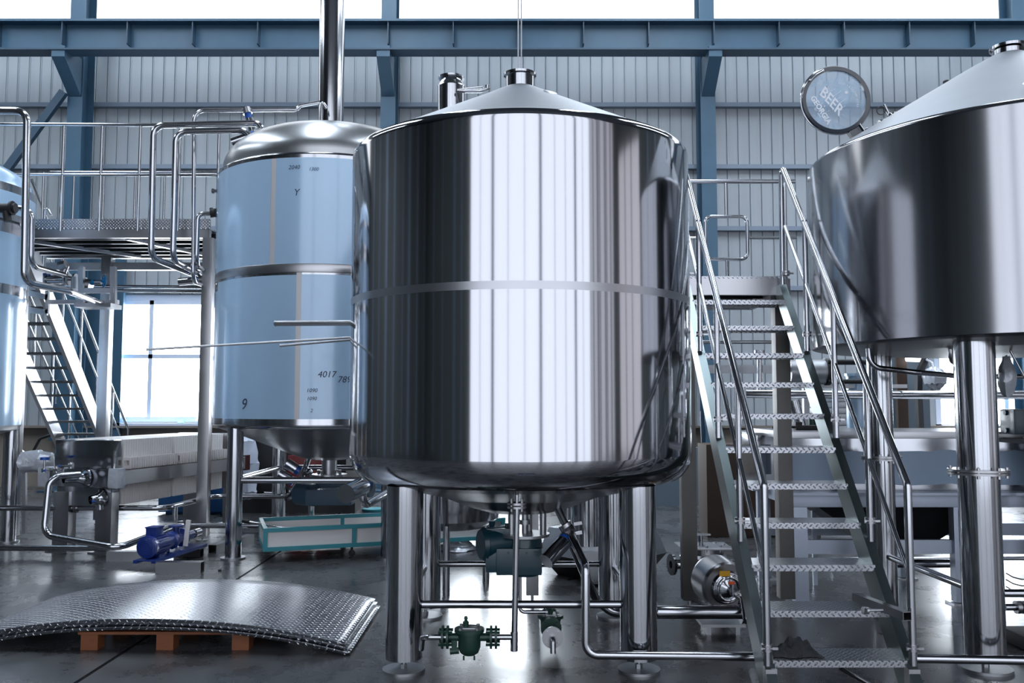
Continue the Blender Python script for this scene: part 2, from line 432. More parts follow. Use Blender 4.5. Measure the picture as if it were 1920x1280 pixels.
# glowing sheet added on the right wall for the tank's pale reflection
m = MB(); m.box((22.45, -1.2, 4.9), (.04, 7.4, 9.8)); g = struct('added_glow_right', m, emit('added_side_glow', (.92, .88, .95), .62))
for y in (-4.9, -2.6, -.4, 2.5):
    m = MB(); m.box((22.4, y, 4.9), (.06, .22, 9.8)); m.build('door_post', BLUEDARK, g)
for i, y in enumerate((5.5, 8.5, 11.5, 14.5)):
    m = MB(); m.box((22.3, y, 5.9), (.3, .35, 11.8)); struct('trim_%d' % (20 + i), m, PURLIN)
for i, y in enumerate((-5.5, -3, -.2, 2.0, 5.0, 8, 11, 14)):
    m = MB(); m.box((-22.3, y, 5.9), (.3, .30 + .25 * (i % 3), 11.8)); struct('trim_%d' % (30 + i), m, PURLIN)
for i, x in enumerate((13.1, 14.6, 15.4, 17.6, 18.4, 20.6)):
    m = MB(); m.box((x, YF + .1, 5.9), (.25 + .2 * (i % 2), .1, 11.8)); struct('trim_%d' % (40 + i), m, BLUEDARK)
for i, x in enumerate((-9.5, -11.3, -15, -19)):
    m = MB(); m.box((x, YF + .05, 5.9), (.3 + .3 * (i % 2), .1, 11.8)); struct('trim_%d' % (50 + i), m, PURLIN)

# ---------------- steel frame ----------------
def column(px, label, z1=11.8, brace=False):
    X = at(px, 300, 16.3).x
    o = thing('steel_column', label, 'column', (X, 16.3, 0), 'blue steel columns along the back wall')
    m = MB(); m.box((X, 16.12, 6), (.28, .02, 11.9)); m.box((X, 16.55, 6), (.28, .02, 11.9)); m.box((X, 16.33, 6), (.02, .42, 11.9)); m.build('shaft', BLUEPAINT, o)
    b = MB(); y0 = 16.1
    b.prism([(X - .12, y0, 8.06), (X - .12, 15.45, 8.06), (X - .12, 15.45, 7.86), (X - .12, y0, 7.35)], (.24, 0, 0)); b.build('corbel', BLUEPAINT, o)
    b = MB(); b.box((X, 16.0, .015), (.5, .5, .03)); b.build('base_plate', BLUEDARK, o)
    return o
column(146, 'blue steel column behind the catwalk, with a diagonal brace')
column(729, 'blue steel column just left behind the central tank')
column(1325, 'blue steel column behind the right platform stair')
column(1912, 'blue steel column at the far right frame edge, above the right tank')
zt, zb = at(960, 45, 15.6).z, at(960, 98, 15.6).z
g = thing('crane_girder', 'long blue plate girder running across the hall under the clerestory', 'girder', (0, 15.6, zb))
m = MB(); m.box((0, 15.62, (zt + zb) / 2), (44, .02, zt - zb)); m.build('web', BLUEPAINT, g)
m = MB(); m.box((0, 15.6, zt), (44, .34, .03)); m.box((0, 15.6, zt + .05), (44, .07, .08)); m.build('top_flange', BLUEPAINT, g)
m = MB(); m.box((0, 15.6, zb), (44, .34, .03)); m.build('bottom_flange', BLUEDARK, g)
for px in list(range(-4, 1930, 122)):
    X = at(px, 70, 15.5).x
    m = MB(); m.box((X, 15.53, (zt + zb) / 2 + .05), (.02, .16, (zt - zb) * .8)); m.build('stiffener', BLUEDARK, g)
m = MB(); a, b = at(-40, 390, 16.0), at(120, 172, 16.0); m.bar(a, b, .1, .14)
tag(m.build('diagonal_brace', BLUEDARK), 'dark blue diagonal brace rising to the leftmost column', 'brace')

# ---------------- central tank ----------------
TX, TY, TR = .056, 6.02, 1.153
T = thing('steel_tank', 'large central polished steel tank with conical roof on four thick legs', 'tank', (TX, TY, 0), 'flat sided polished brewing tanks')
c = (TX, TY, 0)
m = MB(); m.lathe([(TR - .09, 1.105), (TR - .06, 1.13), (TR - .03, 1.17), (TR - .01, 1.215), (TR, 1.263), (TR, 2.236)], c, n=160); m.build('lower_shell', SHELL, T, smooth=60)
m = MB(); m.lathe([(TR, 2.236), (TR, 2.26), (TR, 2.284)], c, n=160); m.build('weld_band', WELD, T, smooth=60)
m = MB(); m.lathe([(TR, 2.284), (TR, 3.235), (TR - .004, 3.262), (TR - .018, 3.278)], c, n=160); m.build('upper_shell', SHELL, T, smooth=60)
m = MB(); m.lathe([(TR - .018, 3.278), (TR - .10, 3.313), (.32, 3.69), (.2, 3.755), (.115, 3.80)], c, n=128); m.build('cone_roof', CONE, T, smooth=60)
m = MB(); m.lathe([(.10, 3.79), (.10, 3.885), (.115, 3.892), (.115, 3.908), (.09, 3.908), (.09, 3.80)], c, n=48); m.build('roof_nozzle', STEEL, T)
m = MB(); m.lathe([(TR - .09, 1.106), (TR - .2, 1.075), (.55, .98), (.36, .905), (.24, .87), (.1, .858), (0, .855)], c, n=96); m.build('bottom_cone', UNDERSHADE, T, smooth=60)
def leg(T, x, y, r, z0, ztop, foot=.127, flange=None, mat=STEEL, footmat=DULL):
    m = MB(); m.tube([(x, y, z0), (x, y, ztop)], r, n=40)
    l = m.build('leg', mat, T)
    m = MB(); m.cyl((x, y, 0), (x, y, .016), foot, foot, n=40); m.cyl((x, y, .01), (x, y, z0 + .02), .012); m.cyl((x, y, .016), (x, y, .042), .022, n=6); m.build('foot', footmat, l)
    if flange:
        m = MB()
        m.cyl((x, y, flange - .016), (x, y, flange - .002), r + .055, n=40); m.cyl((x, y, flange + .002), (x, y, flange + .016), r + .055, n=40)
        for k in range(8):
            t = k * math.pi / 4 + .3; m.cyl((x + (r + .035) * math.cos(t), y + (r + .035) * math.sin(t), flange - .035), (x + (r + .035) * math.cos(t), y + (r + .035) * math.sin(t), flange + .03), .01, n=6)
        m.build('flange', BRUSH, l)
    return l
LX = (-.648, .760); LY = (5.361, 6.682)
for x in LX:
    for y in LY: leg(T, x, y, .111, .078, 1.10)
def brace(T, a, b, r, mat=PIPE):
    m = MB(); m.tube([a, b], r, n=20); m.build('brace', mat, T)
for y in LY: brace(T, (LX[0] + .1, y, .39), (LX[1] - .1, y, .39), .0235)
for x in LX: brace(T, (x, LY[0] + .1, .38), (x, LY[1] - .1, .38), .0235)
# marks on the front of the shell
m = MB()
for i, ch in enumerate('给水冷凝出'):
    ang = math.radians(-.6 + i * .95); z = 1.205
    p = (TX + (TR + .001 - .012) * math.sin(ang), TY - (TR - .010) * math.cos(ang), z)
    text_into(m, ch, .024, facing(p, (math.cos(ang), math.sin(ang), 0), (0, .25, 1)), depth=.001)
m.build('marker_writing', INK, T)
m = MB(); a, r0 = .42, .70
m.lathe([(0, .004), (.045, .003), (.05, 0)], (TX + .20, TY - .33, 3.66), (.25, -.45, .86), n=20); m.build('roof_patch', DULL, T)
# two thin cables hanging into the roof nozzle
for dx, lb in ((-.012, 'left of the two thin cables hanging into the central tank nozzle'), (.010, 'right of the two thin cables hanging into the central tank nozzle')):
    m = MB(); m.tube([(TX + dx, TY, 3.84), (TX + dx * 1.1, TY, 11.8)], .0045, n=8); tag(m.build('hanging_cable', PLAST), lb, 'cable', 'thin cables above the central tank')

# gear motor under the cone
G = thing('gear_motor', 'dark teal gear motor hanging under the central tank', 'motor', (TX - .03, 5.95, .2))
gx, gy = TX - .02, 5.92
def gz(y): return at(960, y, gy).z
m = MB(); m.box((gx + .01, gy, (gz(1022) + gz(1072)) / 2), (.30, .26, gz(1022) - gz(1072)), bev=.02); m.box((gx - .13, gy - .005, gz(1048)), (.16, .21, .14), bev=.02)
m.cyl((gx + .05, gy, gz(1026)), (gx + .05, gy, gz(1008)), .12, .11, n=32); m.cyl((gx + .05, gy, gz(1068)), (gx + .05, gy, gz(1077)), .10, .09, n=32)
for k in range(4): m.cyl((gx - .06 + k * .06, gy - .131, gz(1030)), (gx - .06 + k * .06, gy - .137, gz(1030)), .008, n=6)
m.build('gearbox', TEALM, G)
m = MB(); ma = Vector((gx - .03, gy + .12, gz(1014))); mb_ = Vector((gx - .24, gy + .02, gz(1016)))
m.cyl((gx - .05, gy + .04, gz(1016)), (gx - .22, gy - .04, gz(1018)), .105, n=40); m.cyl((gx - .22, gy - .04, gz(1018)), (gx - .245, gy - .05, gz(1018)), .112, .095, n=40)
for k in range(14):
    t = 2 * math.pi * k / 14; m.bar((gx - .07, gy + .03 + .1 * math.cos(t), gz(1016) + .1 * math.sin(t)), (gx - .2, gy - .03 + .1 * math.cos(t), gz(1018) + .1 * math.sin(t)), .006, .02)
m.build('motor', TEALM, G)
m = MB(); m.box((gx - .13, gy, gz(998)), (.16, .14, .07), bev=.01); m.cyl((gx - .17, gy, gz(992)), (gx - .17, gy, gz(976)), .012, .026); m.cyl((gx - .07, gy, gz(992)), (gx - .07, gy, gz(980)), .012); m.build('terminal_box', TEALM, G)
m = MB(); m.cyl((gx + .05, gy, gz(1004)), (gx + .05, gy, gz(999)), .165, n=48); m.build('mounting_disc', DULL, G)
for dx, dy in ((-.07, -.05), (.14, -.06), (.05, .12)):
    m = MB(); m.cyl((gx + .03 + dx, gy + dy, gz(1000)), (gx + .03 + dx, gy + dy, .90), .022, n=16); m.build('standoff', BRUSH, G)
m = MB(); m.cyl((gx + .05, gy, gz(1000)), (gx + .05, gy, .88), .02); m.cyl((gx + .05, gy, .79), (gx + .05, gy, .82), .035); m.build('shaft', DULL, G)

# condensate pipe with steam trap at the front
YP = 5.10
p0 = at(969, 884, YP); px_ = p0.x
m = MB(); zt_, zf = 1.155, at(970, 943, YP).z
m.tube([(px_, YP, zt_), (px_, YP, zf)], .0115)
m.lathe([(0, 0), (.035, 0), (.035, .004), (0, .004)], (px_, YP, 1.135), n=24)
tag(m.build('condensate_pipe', PIPE), 'thin vertical drop pipe at the front of the central tank, above the flange', 'pipe')
m = MB(); zb_ = at(965, 1220, YP).z; xe = at(964, 1200, YP).x; zt2 = at(964, 1194, YP).z
m.tube([(px_, YP, zf - .03), (xe, YP, zb_)], .0175, n=16); m.tube([(xe, YP, zt2), (at(918, 1194, YP).x, YP, zt2)], .0165, n=16); m.cyl((xe, YP, zt2 - .03), (xe, YP, zb_ + .0), .021); m.cyl((xe, YP, zt2 + .03), (xe, YP, zt2 - .03), .0215)
o = m.build('drain_pipe', PIPE); tag(o, 'vertical drain pipe in front of the central tank, teed towards the green steam trap', 'pipe')
m = MB()
for dz in (.004, -.016):
    m.cyl((px_, YP, zf + dz), (px_, YP, zf + dz - .012), .055, n=32)
for k in range(4):
    t = math.pi / 4 + k * math.pi / 2; m.cyl((px_ + .042 * math.cos(t), YP + .042 * math.sin(t), zf - .045), (px_ + .042 * math.cos(t), YP + .042 * math.sin(t), zf + .022), .007, n=6)
tag(m.build('pipe_flange', BRUSH), 'bolted flange pair on the drop pipe in front of the central tank', 'flange')
def steam_trap(cx, cy, cz, label, rz=0, s=1.0):
    T = thing('steam_trap', label, 'valve', (cx, cy, cz - .08), 'green cast steam traps')
    m = MB(); m.lathe([(0, -.105), (.03, -.104), (.052, -.09), (.064, -.06), (.066, .01), (.07, .012), (.07, .022), (.085, .026), (.085, .045), (0, .045)], (cx, cy, cz + .005), n=32)
    m.cyl((cx - .13, cy, cz), (cx + .12, cy, cz), .022); m.bar((cx - .085, cy - .0, cz - .01), (cx - .085, cy, cz - .085), .03, .03); m.cyl((cx - .11, cy, cz - .08), (cx - .06, cy, cz - .075), .018, n=8)
    for k in (-1, 1): m.cyl((cx + k * .03, cy - .03, cz - .12), (cx + k * .03, cy - .03, cz - .095), .005)
    m.build('body', GREENM, T)
    m = MB()
    for k in range(4):
        t = math.pi / 4 + k * math.pi / 2; m.cyl((cx + .068 * math.cos(t), cy + .068 * math.sin(t), cz + .04), (cx + .068 * math.cos(t), cy + .068 * math.sin(t), cz + .062), .011, n=6)
    m.box((cx, cy, cz + .052), (.09, .06, .012), bev=.004); m.build('cover', DULL, T)
    m = MB(); m.lathe([(.012, .04), (.016, .06), (.018, .08), (.008, .09), (.011, .1), (.008, .112), (0, .114)], (cx - .02, cy, cz + .005), n=12); m.build('vent_screw', GREENM, T)
    for sx in (-1, 1):
        m = MB(); m.cyl((cx + sx * .118, cy, cz), (cx + sx * .130, cy, cz), .064, n=32); m.cyl((cx + sx * .146, cy, cz), (cx + sx * .158, cy, cz), .064, n=32)
        for k in range(4):
            t = math.pi / 4 + k * math.pi / 2; m.cyl((cx + sx * .095, cy + .048 * math.cos(t), cz + .048 * math.sin(t)), (cx + sx * .175, cy + .048 * math.cos(t), cz + .048 * math.sin(t)), .009, n=6)
        m.build('flange', GREENM, T)
    if rz:
        T.rotation_euler = (0, 0, rz)
    return T
q = at(880, 1194, YP)
steam_trap(q.x, YP, q.z, 'green cast steam trap between two flanges, left of the drain pipe')
m = MB(); xq = at(842, 1194, YP).x; m.tube([(xq - .01, YP, q.z), (at(802, 1194, YP).x, YP, q.z), (at(790, 1200, YP).x, YP + .06, q.z - .02), (at(786, 1205, YP).x, YP + .12, q.z - .1)], .0165, n=16, bend=.03)
tag(m.build('elbow_pipe', PIPE), 'short elbowed pipe left of the steam trap, beside the front leg', 'pipe')
q = at(1036, 1195, 5.55)
steam_trap(q.x, 5.85, q.z + .02, 'second green steam trap in the shade, seen end on behind the drain pipe', rz=R(90))
m = MB(); m.cyl((q.x, 5.56, q.z), (q.x, 5.545, q.z), .066, n=32); m.tube([(q.x, 5.55, q.z), (q.x, 5.50, q.z), (q.x, 5.49, q.z - .08)], .018, bend=.03)
for k in range(4):
    t = math.pi / 4 + k * math.pi / 2; m.cyl((q.x + .048 * math.cos(t), 5.53, q.z + .048 * math.sin(t)), (q.x + .048 * math.cos(t), 5.56, q.z + .048 * math.sin(t)), .009, n=6)
tag(m.build('blank_flange', BRUSH), 'round pale flange facing the camera under the central tank', 'flange')
m = MB(); zz = at(1037, 1147, 5.85).z; m.tube([(at(975, 1100, 5.85).x, 5.85, .55), (at(975, 1147, 5.85).x, 5.85, zz), (q.x, 5.85, zz), (q.x, 5.85, q.z + .1)], .012, bend=.03)
tag(m.build('thin_drain_pipe', PIPE), 'thin dark pipe bending to the shaded steam trap', 'pipe')

# product outlet line at the right of the cone
B = [at(1043, 948, 5.75), at(1068, 998, 5.65), at(1094, 1048, 5.45), at(1098, 1060, 5.2), at(1098, 1229, 5.18), (at(1437, 1224, 5.18)), at(1990, 1218, 5.18)]
B[3] = Vector((B[3].x, 5.2, B[3].z)); zh = at(1300, 1227, 5.18).z
B[4] = Vector((at(1098, 1227, 5.18).x, 5.18, zh)); B[5] = Vector((3.4, 5.18, zh))
m = MB(); m.tube([B[0], B[1], B[3], B[4], Vector((2.42, 5.10, zh)), Vector((3.6, 5.02, zh + .0))], .0255, n=20, bend=.07)
tag(m.build('outlet_pipe', PIPE), 'long outlet pipe dropping from the central tank and running right along the floor', 'pipe')
m = MB(); s0 = at(1064, 990, 5.66)
m.cyl(s0 + Vector((-.02, 0, .03)), s0 + Vector((-.0, 0, -.005)), .045, n=24); d = (at(1078, 1018, 5.6) - s0)
m.cyl(s0, s0 + d * .3, .045, n=24)
for k in (0, 1): m.bar(s0 + Vector((.04, -.03, .03 - k * .06)), s0 + Vector((.09, -.04, .04 - k * .06)), .012, .02)
tag(m.build('pipe_clamp', BRUSH), 'round pipe clamp on the outlet elbow under the central tank', 'clamp')
V = thing('pneumatic_valve', 'slanted pneumatic valve on the outlet of the central tank', 'valve', at(1035, 1040, 5.55))
a, b = at(1024, 1052, 5.5), at(1058, 1016, 5.62)
m = MB(); m.cyl(a, b, .048, n=32); m.build('actuator', STEEL, V)
m = MB(); e = (b - a).normalized(); m.cyl(b, b + e * .025, .05, n=24); m.build('blue_collar', BLUEV, V); m = MB(); m.cyl(b + e * .02, b + e * .07, .055, n=24); m.build('bonnet', BRUSH, V)
m = MB(); m.tube([at(1068, 1008, 5.68), at(1090, 1060, 5.8), at(1118, 1125, 6.0), at(1150, 1149, 6.0), at(1392, 1147, 6.0)], .030, n=20, bend=.12)
tag(m.build('transfer_pipe', PIPE), 'second dark pipe curving down behind the outlet and running right', 'pipe')
m = MB(); pa, pb = at(1232, 1147, 5.95), at(1388, 1147, 5.95); m.cyl((pa.x, 5.95, pa.z), (pb.x, 5.95, pa.z), .045, n=28); m.lathe([(.03, 0), (.075, 0), (.075, .012), (.03, .012)], (pb.x, 5.95, pa.z), (1, 0, 0), n=32); m.lathe([(.03, .02), (.075, .02), (.075, .032), (.03, .032)], (pb.x, 5.95, pa.z), (1, 0, 0), n=32)
tag(m.build('wide_pipe', STEEL), 'wide dark horizontal pipe with end flanges, right of the central tank', 'pipe')
# ---------------- right tank ----------------
QX, QY, QR = 3.58, 6.15, 1.393
ZT2, ZB2 = 3.348, 1.995
S = thing('steel_tank', 'right-hand polished steel tank cut by the frame edge, raised high on flanged legs', 'tank', (QX, QY, 0), 'flat sided polished brewing tanks')
c = (QX, QY, 0)
m = MB(); m.lathe([(QR - .01, ZB2), (QR, ZB2 + .004), (QR, ZT2 - .02), (QR - .016, ZT2)], c, n=160); m.build('shell', SHELL2, S, smooth=60)
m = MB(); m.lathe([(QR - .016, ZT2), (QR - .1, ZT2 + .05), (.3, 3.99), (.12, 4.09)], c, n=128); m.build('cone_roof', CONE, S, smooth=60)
m = MB(); m.lathe([(.105, 4.06), (.105, 4.13), (.122, 4.14), (.122, 4.16), (.09, 4.16)], c, n=48); m.build('roof_nozzle', STEEL, S)
m = MB(); m.lathe([(QR - .01, ZB2), (QR - .06, ZB2 - .012), (.9, ZB2 - .04), (0, ZB2 - .05)], c, n=96); m.build('underside', DARKST, S, smooth=60)  # shade under the tank is put into the dark colour
leg(S, 2.851, 5.39, .118, .085, ZB2, foot=.15, flange=1.18)
leg(S, 2.82, 6.72, .090, .085, ZB2, foot=.11, flange=1.18)
leg(S, 4.3, 5.39, .118, .085, ZB2, foot=.15, flange=1.18); leg(S, 4.3, 6.85, .118, .085, ZB2, foot=.15, flange=1.18)
brace(S, (2.85, 5.5, .45), (2.82, 6.64, .45), .024); brace(S, (2.9, 5.39, .45), (4.2, 5.39, .45), .024)
# fitting on the roof
m = MB(); p = at(1668, 222, 6.0); u = Vector((-.45, -.1, .88)).normalized()
m.lathe([(0, -.06), (.03, -.06), (.03, .0), (.042, .0), (.042, .022), (.02, .024), (.015, .035), (.0095, .04), (.0095, .11), (0, .11)], p + Vector((.01, 0, .0)), u, n=24)
m.box(p + u * .01 + Vector((.045, 0, .02)), (.03, .03, .03)); m.lathe([(0, -.02), (.034, -.018), (.03, .0), (.012, .012), (0, .014)], at(1652, 228, 5.95), (0, -.2, 1), n=20)
o = m.build('roof_fitting', STEEL, S)
m = MB(); pc = at(1652, 207, 5.96); m.torus(pc, .028, .0035, (.2, 1, .1), n=24, m=6); m.build('cable_loop', BLACK, S)
m = MB(); p = at(1737, 208, 5.2); m.lathe([(0, .006), (.03, .004), (.035, 0)], (QX - .50, QY - 1.06, 3.50), (-.3, -.5, .86), n=20); m.build('roof_patch', DULL, S)
m = MB(); p = at(1775, 160, 6.1); m.lathe([(0, -.05), (.025, -.05), (.025, .03), (.012, .04), (0, .04)], p, n=16); m.build('roof_cap', BLACK, S)
# round glass manway lid, open
cL = at(1567, 188, 6.15); rL = .243
Lid = thing('manway_lid', 'open round glass manway lid with white lettering on the roof of the right tank', 'lid', at(1612, 246, 6.15))
m = MB(); m.lathe([(rL - .026, -.012), (rL, -.016), (rL + .006, -.006), (rL + .006, .016), (rL - .004, .022), (rL - .026, .018), (rL - .026, -.012)], cL, (0, 1, 0), n=96); m.build('rim', LIDRIM, Lid)
m = MB(); m.torus(cL + Vector((0, .005, 0)), rL + .006, .006, (0, 1, 0), n=96, m=8); m.build('edge_ring', STEEL, Lid)
m = MB(); m.lathe([(0, -.004), (rL - .025, -.004), (rL - .025, .008), (0, .008)], cL, (0, 1, 0), n=96); m.build('glass', LIDGLASS, Lid)
m = MB(); a_ = at(1591, 235, 6.15); m.prism([at(1592, 247, 6.14), at(1613, 231, 6.14), at(1624, 248, 6.14), at(1603, 262, 6.14)], (0, .05, 0)); m.build('hinge_bracket', LIDRIM, Lid)
m = MB(); m.cyl(at(1612, 232, 6.13), at(1622, 246, 6.13), .007); m.cyl(at(1619, 243, 6.13), at(1627, 240, 6.13), .005); m.build('hinge_pin', STEEL, Lid)
m = MB(); m.tube([at(1520, 150, 6.12), at(1530, 140, 6.11), at(1543, 133, 6.12)], .004, bend=.02); m.cyl(at(1518, 151, 6.12), at(1522, 149, 6.12), .006); m.cyl(at(1541, 134, 6.12), at(1545, 132, 6.12), .006); m.build('lid_handle', STEEL, Lid)
m = MB(); YL = 6.15 - .0075
def dirs(deg):  # text running down-right by deg from horizontal, up vector pointing up-right
    t = R(deg); return Vector((math.cos(t), 0, -math.sin(t))), Vector((math.sin(t), 0, math.cos(t)))
r_, u_ = dirs(59)
text_into(m, 'GEORGIA', .053, facing(at(1539, 206, YL), r_, u_), depth=.001, bold=.0022)
text_into(m, 'BEER', .100, facing(at(1560.5, 192, YL), *dirs(50)), depth=.001, shear=-.3, bold=.0018)
text_into(m, 'EST. 1994', .019, facing(at(1533, 211, YL), r_, u_), depth=.001)
for i, (xx, yy) in enumerate(((1546, 199),)): m.lathe([(0, 0), (.006, 0), (.006, .001), (0, .001)], at(xx, yy, YL), (0, 1, 0), n=6)
m.lathe([(0, 0), (.012, 0), (.012, .001), (0, .001)], at(1587, 173, YL), (0, 1, 0), n=16)
for a, b in (((1559, 171), (1566, 166)), ((1561, 182), (1577, 170)), ((1568, 187), (1576, 182)), ((1571, 196), (1586, 185)), ((1577, 204), (1585, 198)), ((1540, 195), (1544, 192)), ((1549, 211), (1556, 206))):
    m.tube([at(a[0], a[1], YL), at(b[0], b[1], YL)], .0009, n=4)
arc = 'OLD PREMIUM BEER'
for i, ch in enumerate(arc):
    t = R(85 - i * 6.5); ctr = Vector(at(1571, 192, YL)); rr = .142
    rt = Vector((math.sin(t), 0, -math.cos(t))); up = Vector((math.cos(t), 0, math.sin(t)))
    text_into(m, ch, .020, facing(ctr + up * rr, rt, up), depth=.001)
m.build('lettering', LETTER, Lid)
# pipes hanging under the right tank
def upipe(pts, r, lb, nm='underside_pipe', mat=PIPE, bend=.06, grp=None):
    m = MB(); m.tube([at(*p) for p in pts], r, n=16, bend=bend); return tag(m.build(nm, mat), lb, 'pipe', grp)
upipe([(1628, 645, 6.0), (1631, 688, 6.0), (1720, 698, 6.0), (1800, 705, 6.3), (1930, 706, 6.6)], .019, 'bent pipe running right beneath the right tank from the stair side', bend=.1)
upipe([(1781, 640, 5.8), (1782, 676, 5.8), (1806, 692, 6.2)], .013, 'short bent pipe dropping under the right tank beside its front leg')
upipe([(1400, 738, 8.5), (1689, 740, 8.0), (1990, 740, 8.0)], .040, 'long horizontal pipe crossing behind the right stair at eye height', 'horizontal_pipe')
upipe([(1885, 640, 5.9), (1925, 715, 5.9)], .008, 'thin slanting rod under the right tank at the frame edge', 'brace_rod')
m = MB(); p = at(1888, 705, 6.0); m.lathe([(.02, .14), (.03, .10), (.05, .06), (.06, 0), (.055, -.06), (.035, -.12), (.02, -.14)], p, n=18)
for v in m.bm.verts: v.co += Vector((random.uniform(-.008, .008),) * 3)
tag(m.build('wrapped_fitting', PLAST), 'fitting wrapped in clear film under the right tank, beside its front leg', 'fitting')
m = MB(); m.cyl(at(1700, 671, 11.17), at(1736, 672, 11.17), .045); tag(m.build('tube_lamp', LAMP), 'glowing tube lamp seen under the right tank', 'lamp')
m = MB(); m.bar(at(1678, 665, 11.2), at(1745, 666, 11.2), .12, .05); tag(m.build('lamp_batten', DARKST), 'dark hanging batten holding the tube lamp under the right tank', 'lamp fitting')

# ---------------- stairs (shared builder) ----------------
def tread_mb(x0, x1, y, z, run, sgn, lip=.035):
    m = MB(); y2 = y + sgn * run
    m.box(((x0 + x1) / 2, (y + y2) / 2, z + lip - .0025), (x1 - x0, run, .005))
    m.box(((x0 + x1) / 2, y, z + lip / 2), (x1 - x0, .005, lip)); m.box(((x0 + x1) / 2, y2, z + lip / 2), (x1 - x0, .005, lip))
    return m
def stair(name, label, X0, X1, Y0, z0, n, g, s, td, sw, depth, railpost, side_mats=(STRING,)):
    # Y0,z0: front edge of the lowest tread; g along Y per step, s rise
    o = thing(name, label, 'stair', ((X0 + X1) / 2, Y0, 0))
    for i in range(n):
        tread_mb(X0 + .02, X1 - .02, Y0 + g * i, z0 + s * i, td, 1 if g > 0 else -1).build('tread', TREADM, o)
    L = s / g
    for X in (X0, X1):
        yb = Y0 + g * (0 - z0 / s) ; yt = Y0 + g * (n - .2)
        pts = [(X - sw / 2, yb - .02 * (1 if g > 0 else -1), .0), (X - sw / 2, yb + depth * abs(g) / g * 1.2, 0), (X - sw / 2, yt + depth * abs(g) / g * .9, z0 + s * (n - .2)), (X - sw / 2, yt - .02, z0 + s * (n - .2))]
        MB().prism(pts, (sw, 0, 0)).build('stringer', STRING, o)
    return o
SX0, SX1, SY, SZ, SG, SS = 1.365, 2.118, 4.75, .20, .191, .215
ST = stair('steel_stair', 'steep steel stair with checker plate treads between the two tanks', SX0, SX1, SY, SZ, 11, SG, SS, .235, .055, .17, None)
posts = [(4.75, .2), (5.26, .80), (5.77, 1.39), (6.29, 1.99), (6.74, 2.5)]
for X in (SX0 - .01, SX1 + .01):
    H = .955
    m = MB()
    top = [(X, posts[0][0], posts[0][1] + .01), (X, posts[0][0], posts[0][1] + H)] + [(X, 6.80, 2.53 + .95), (X, 6.83, 2.50)]
    m.tube(top, .0215, n=16, bend=.035); m.build('handrail', PIPE, ST)
    for k, (py, pz) in enumerate(posts):
        if 0 < k < 4:
            m = MB(); m.tube([(X, py, pz - .02), (X, py, pz + H - .02)], .019, n=16); m.build('rail_post', PIPE, ST)
        m = MB(); m.cyl((X, py, pz + .085), (X, py, pz + .10), .030, n=20); m.cyl((X, py, pz + .105), (X, py, pz + .12), .030, n=20); m.bar((X - .035, py - .01, pz + .1), (X + .055, py - .01, pz + .1), .012, .012); m.build('clamp', BRUSH, ST)
    for (ay, az), (by, bz) in zip(posts, posts[1:]):
        m = MB(); m.tube([(X, ay, az + .47), (X, by, bz + .47)], .0145, n=14); m.build('mid_rail', PIPE, ST)
for X in (SX0, SX1):
    m = MB(); m.box((X, 4.74, .1), (.06, .06, .2)); m.build('base_post', BRUSH, ST)
m = MB()
m.tube([(1.8, 4.9, .15), (2.0, 4.98, .03)], .012); m.build('base_strut', PIPE, ST)
# platform at the stair top
PF = thing('access_platform', 'steel platform with rails at the top of the right stair', 'platform', (1.75, 7.4, 0))
PZ = 2.60; py0, py1 = 6.88, 8.0
m = MB(); m.box((1.76, (py0 + py1) / 2, PZ - .01), (.86, py1 - py0, .02)); m.build('deck', TREADM, PF)
m = MB(); m.box((1.76, py0 + .02, PZ - .085), (.88, .05, .13)); m.box((1.76, py1 - .02, PZ - .085), (.88, .05, .13)); m.box((1.34, (py0 + py1) / 2, PZ - .085), (.05, py1 - py0, .13)); m.box((2.18, (py0 + py1) / 2, PZ - .085), (.05, py1 - py0, .13)); m.build('edge_beam', BRUSH, PF)
for yy in (7.2, 7.5, 7.8):
    m = MB(); m.box((1.76, yy, PZ - .08), (.8, .04, .06)); m.build('cross_beam', DARKST, PF)
m = MB(); m.bar((1.5, 6.95, 2.36), (2.05, 7.6, 2.44), .05, .05); m.build('diagonal_strut', BRUSH, PF)
for (x, y) in ((1.385, 6.95), (2.155, 7.0)):
    m = MB(); m.box((x, y, (.07 + PZ - .13) / 2), (.115, .115, PZ - .2), bev=.006); p = m.build('post', POSTM, PF)
    m = MB(); m.cyl((x, y, 0), (x, y, .014), .06, n=24); m.cyl((x, y, .01), (x, y, .09), .012); m.build('foot', DULL, p)
yr = 7.97
m = MB(); m.tube([(1.36, yr, PZ + 1.04), (2.62, yr, PZ + 1.04)], .019, n=14); m.build('top_rail', PIPE, PF)
m = MB(); a = at(1405, 446, yr); m.tube([a, (2.62, yr, a.z)], .013, n=12); b = at(1322, 446, yr); m.tube([(1.3, yr, a.z), (b.x, yr, a.z)], .013, n=12); m.build('mid_rail', PIPE, PF)
l0, l1 = at(1322, 406, yr), at(1402, 486, yr); mx_ = (l0.x + l1.x) / 2
m = MB(); lp = [(mx_, yr, l0.z), (l1.x, yr, l0.z), (l1.x, yr, l1.z), (l0.x, yr, l1.z), (l0.x, yr, l0.z), (mx_ + .001, yr, l0.z)]; m.tube(lp, .016, n=14, bend=.06); m.build('gate_loop', PIPE, PF)
m = MB(); m.tube([(mx_, yr, PZ + 1.04), (mx_, yr, l0.z)], .013); m.build('loop_stub', PIPE, PF); m = MB(); m.tube([(mx_, yr, l1.z), (mx_, yr, PZ)], .013); m.build('loop_stub', PIPE, PF)
for x in (2.52,):
    m = MB(); m.tube([(x, yr, PZ - .02), (x, yr, PZ + 1.04)], .016); m.build('rail_post', PIPE, PF)

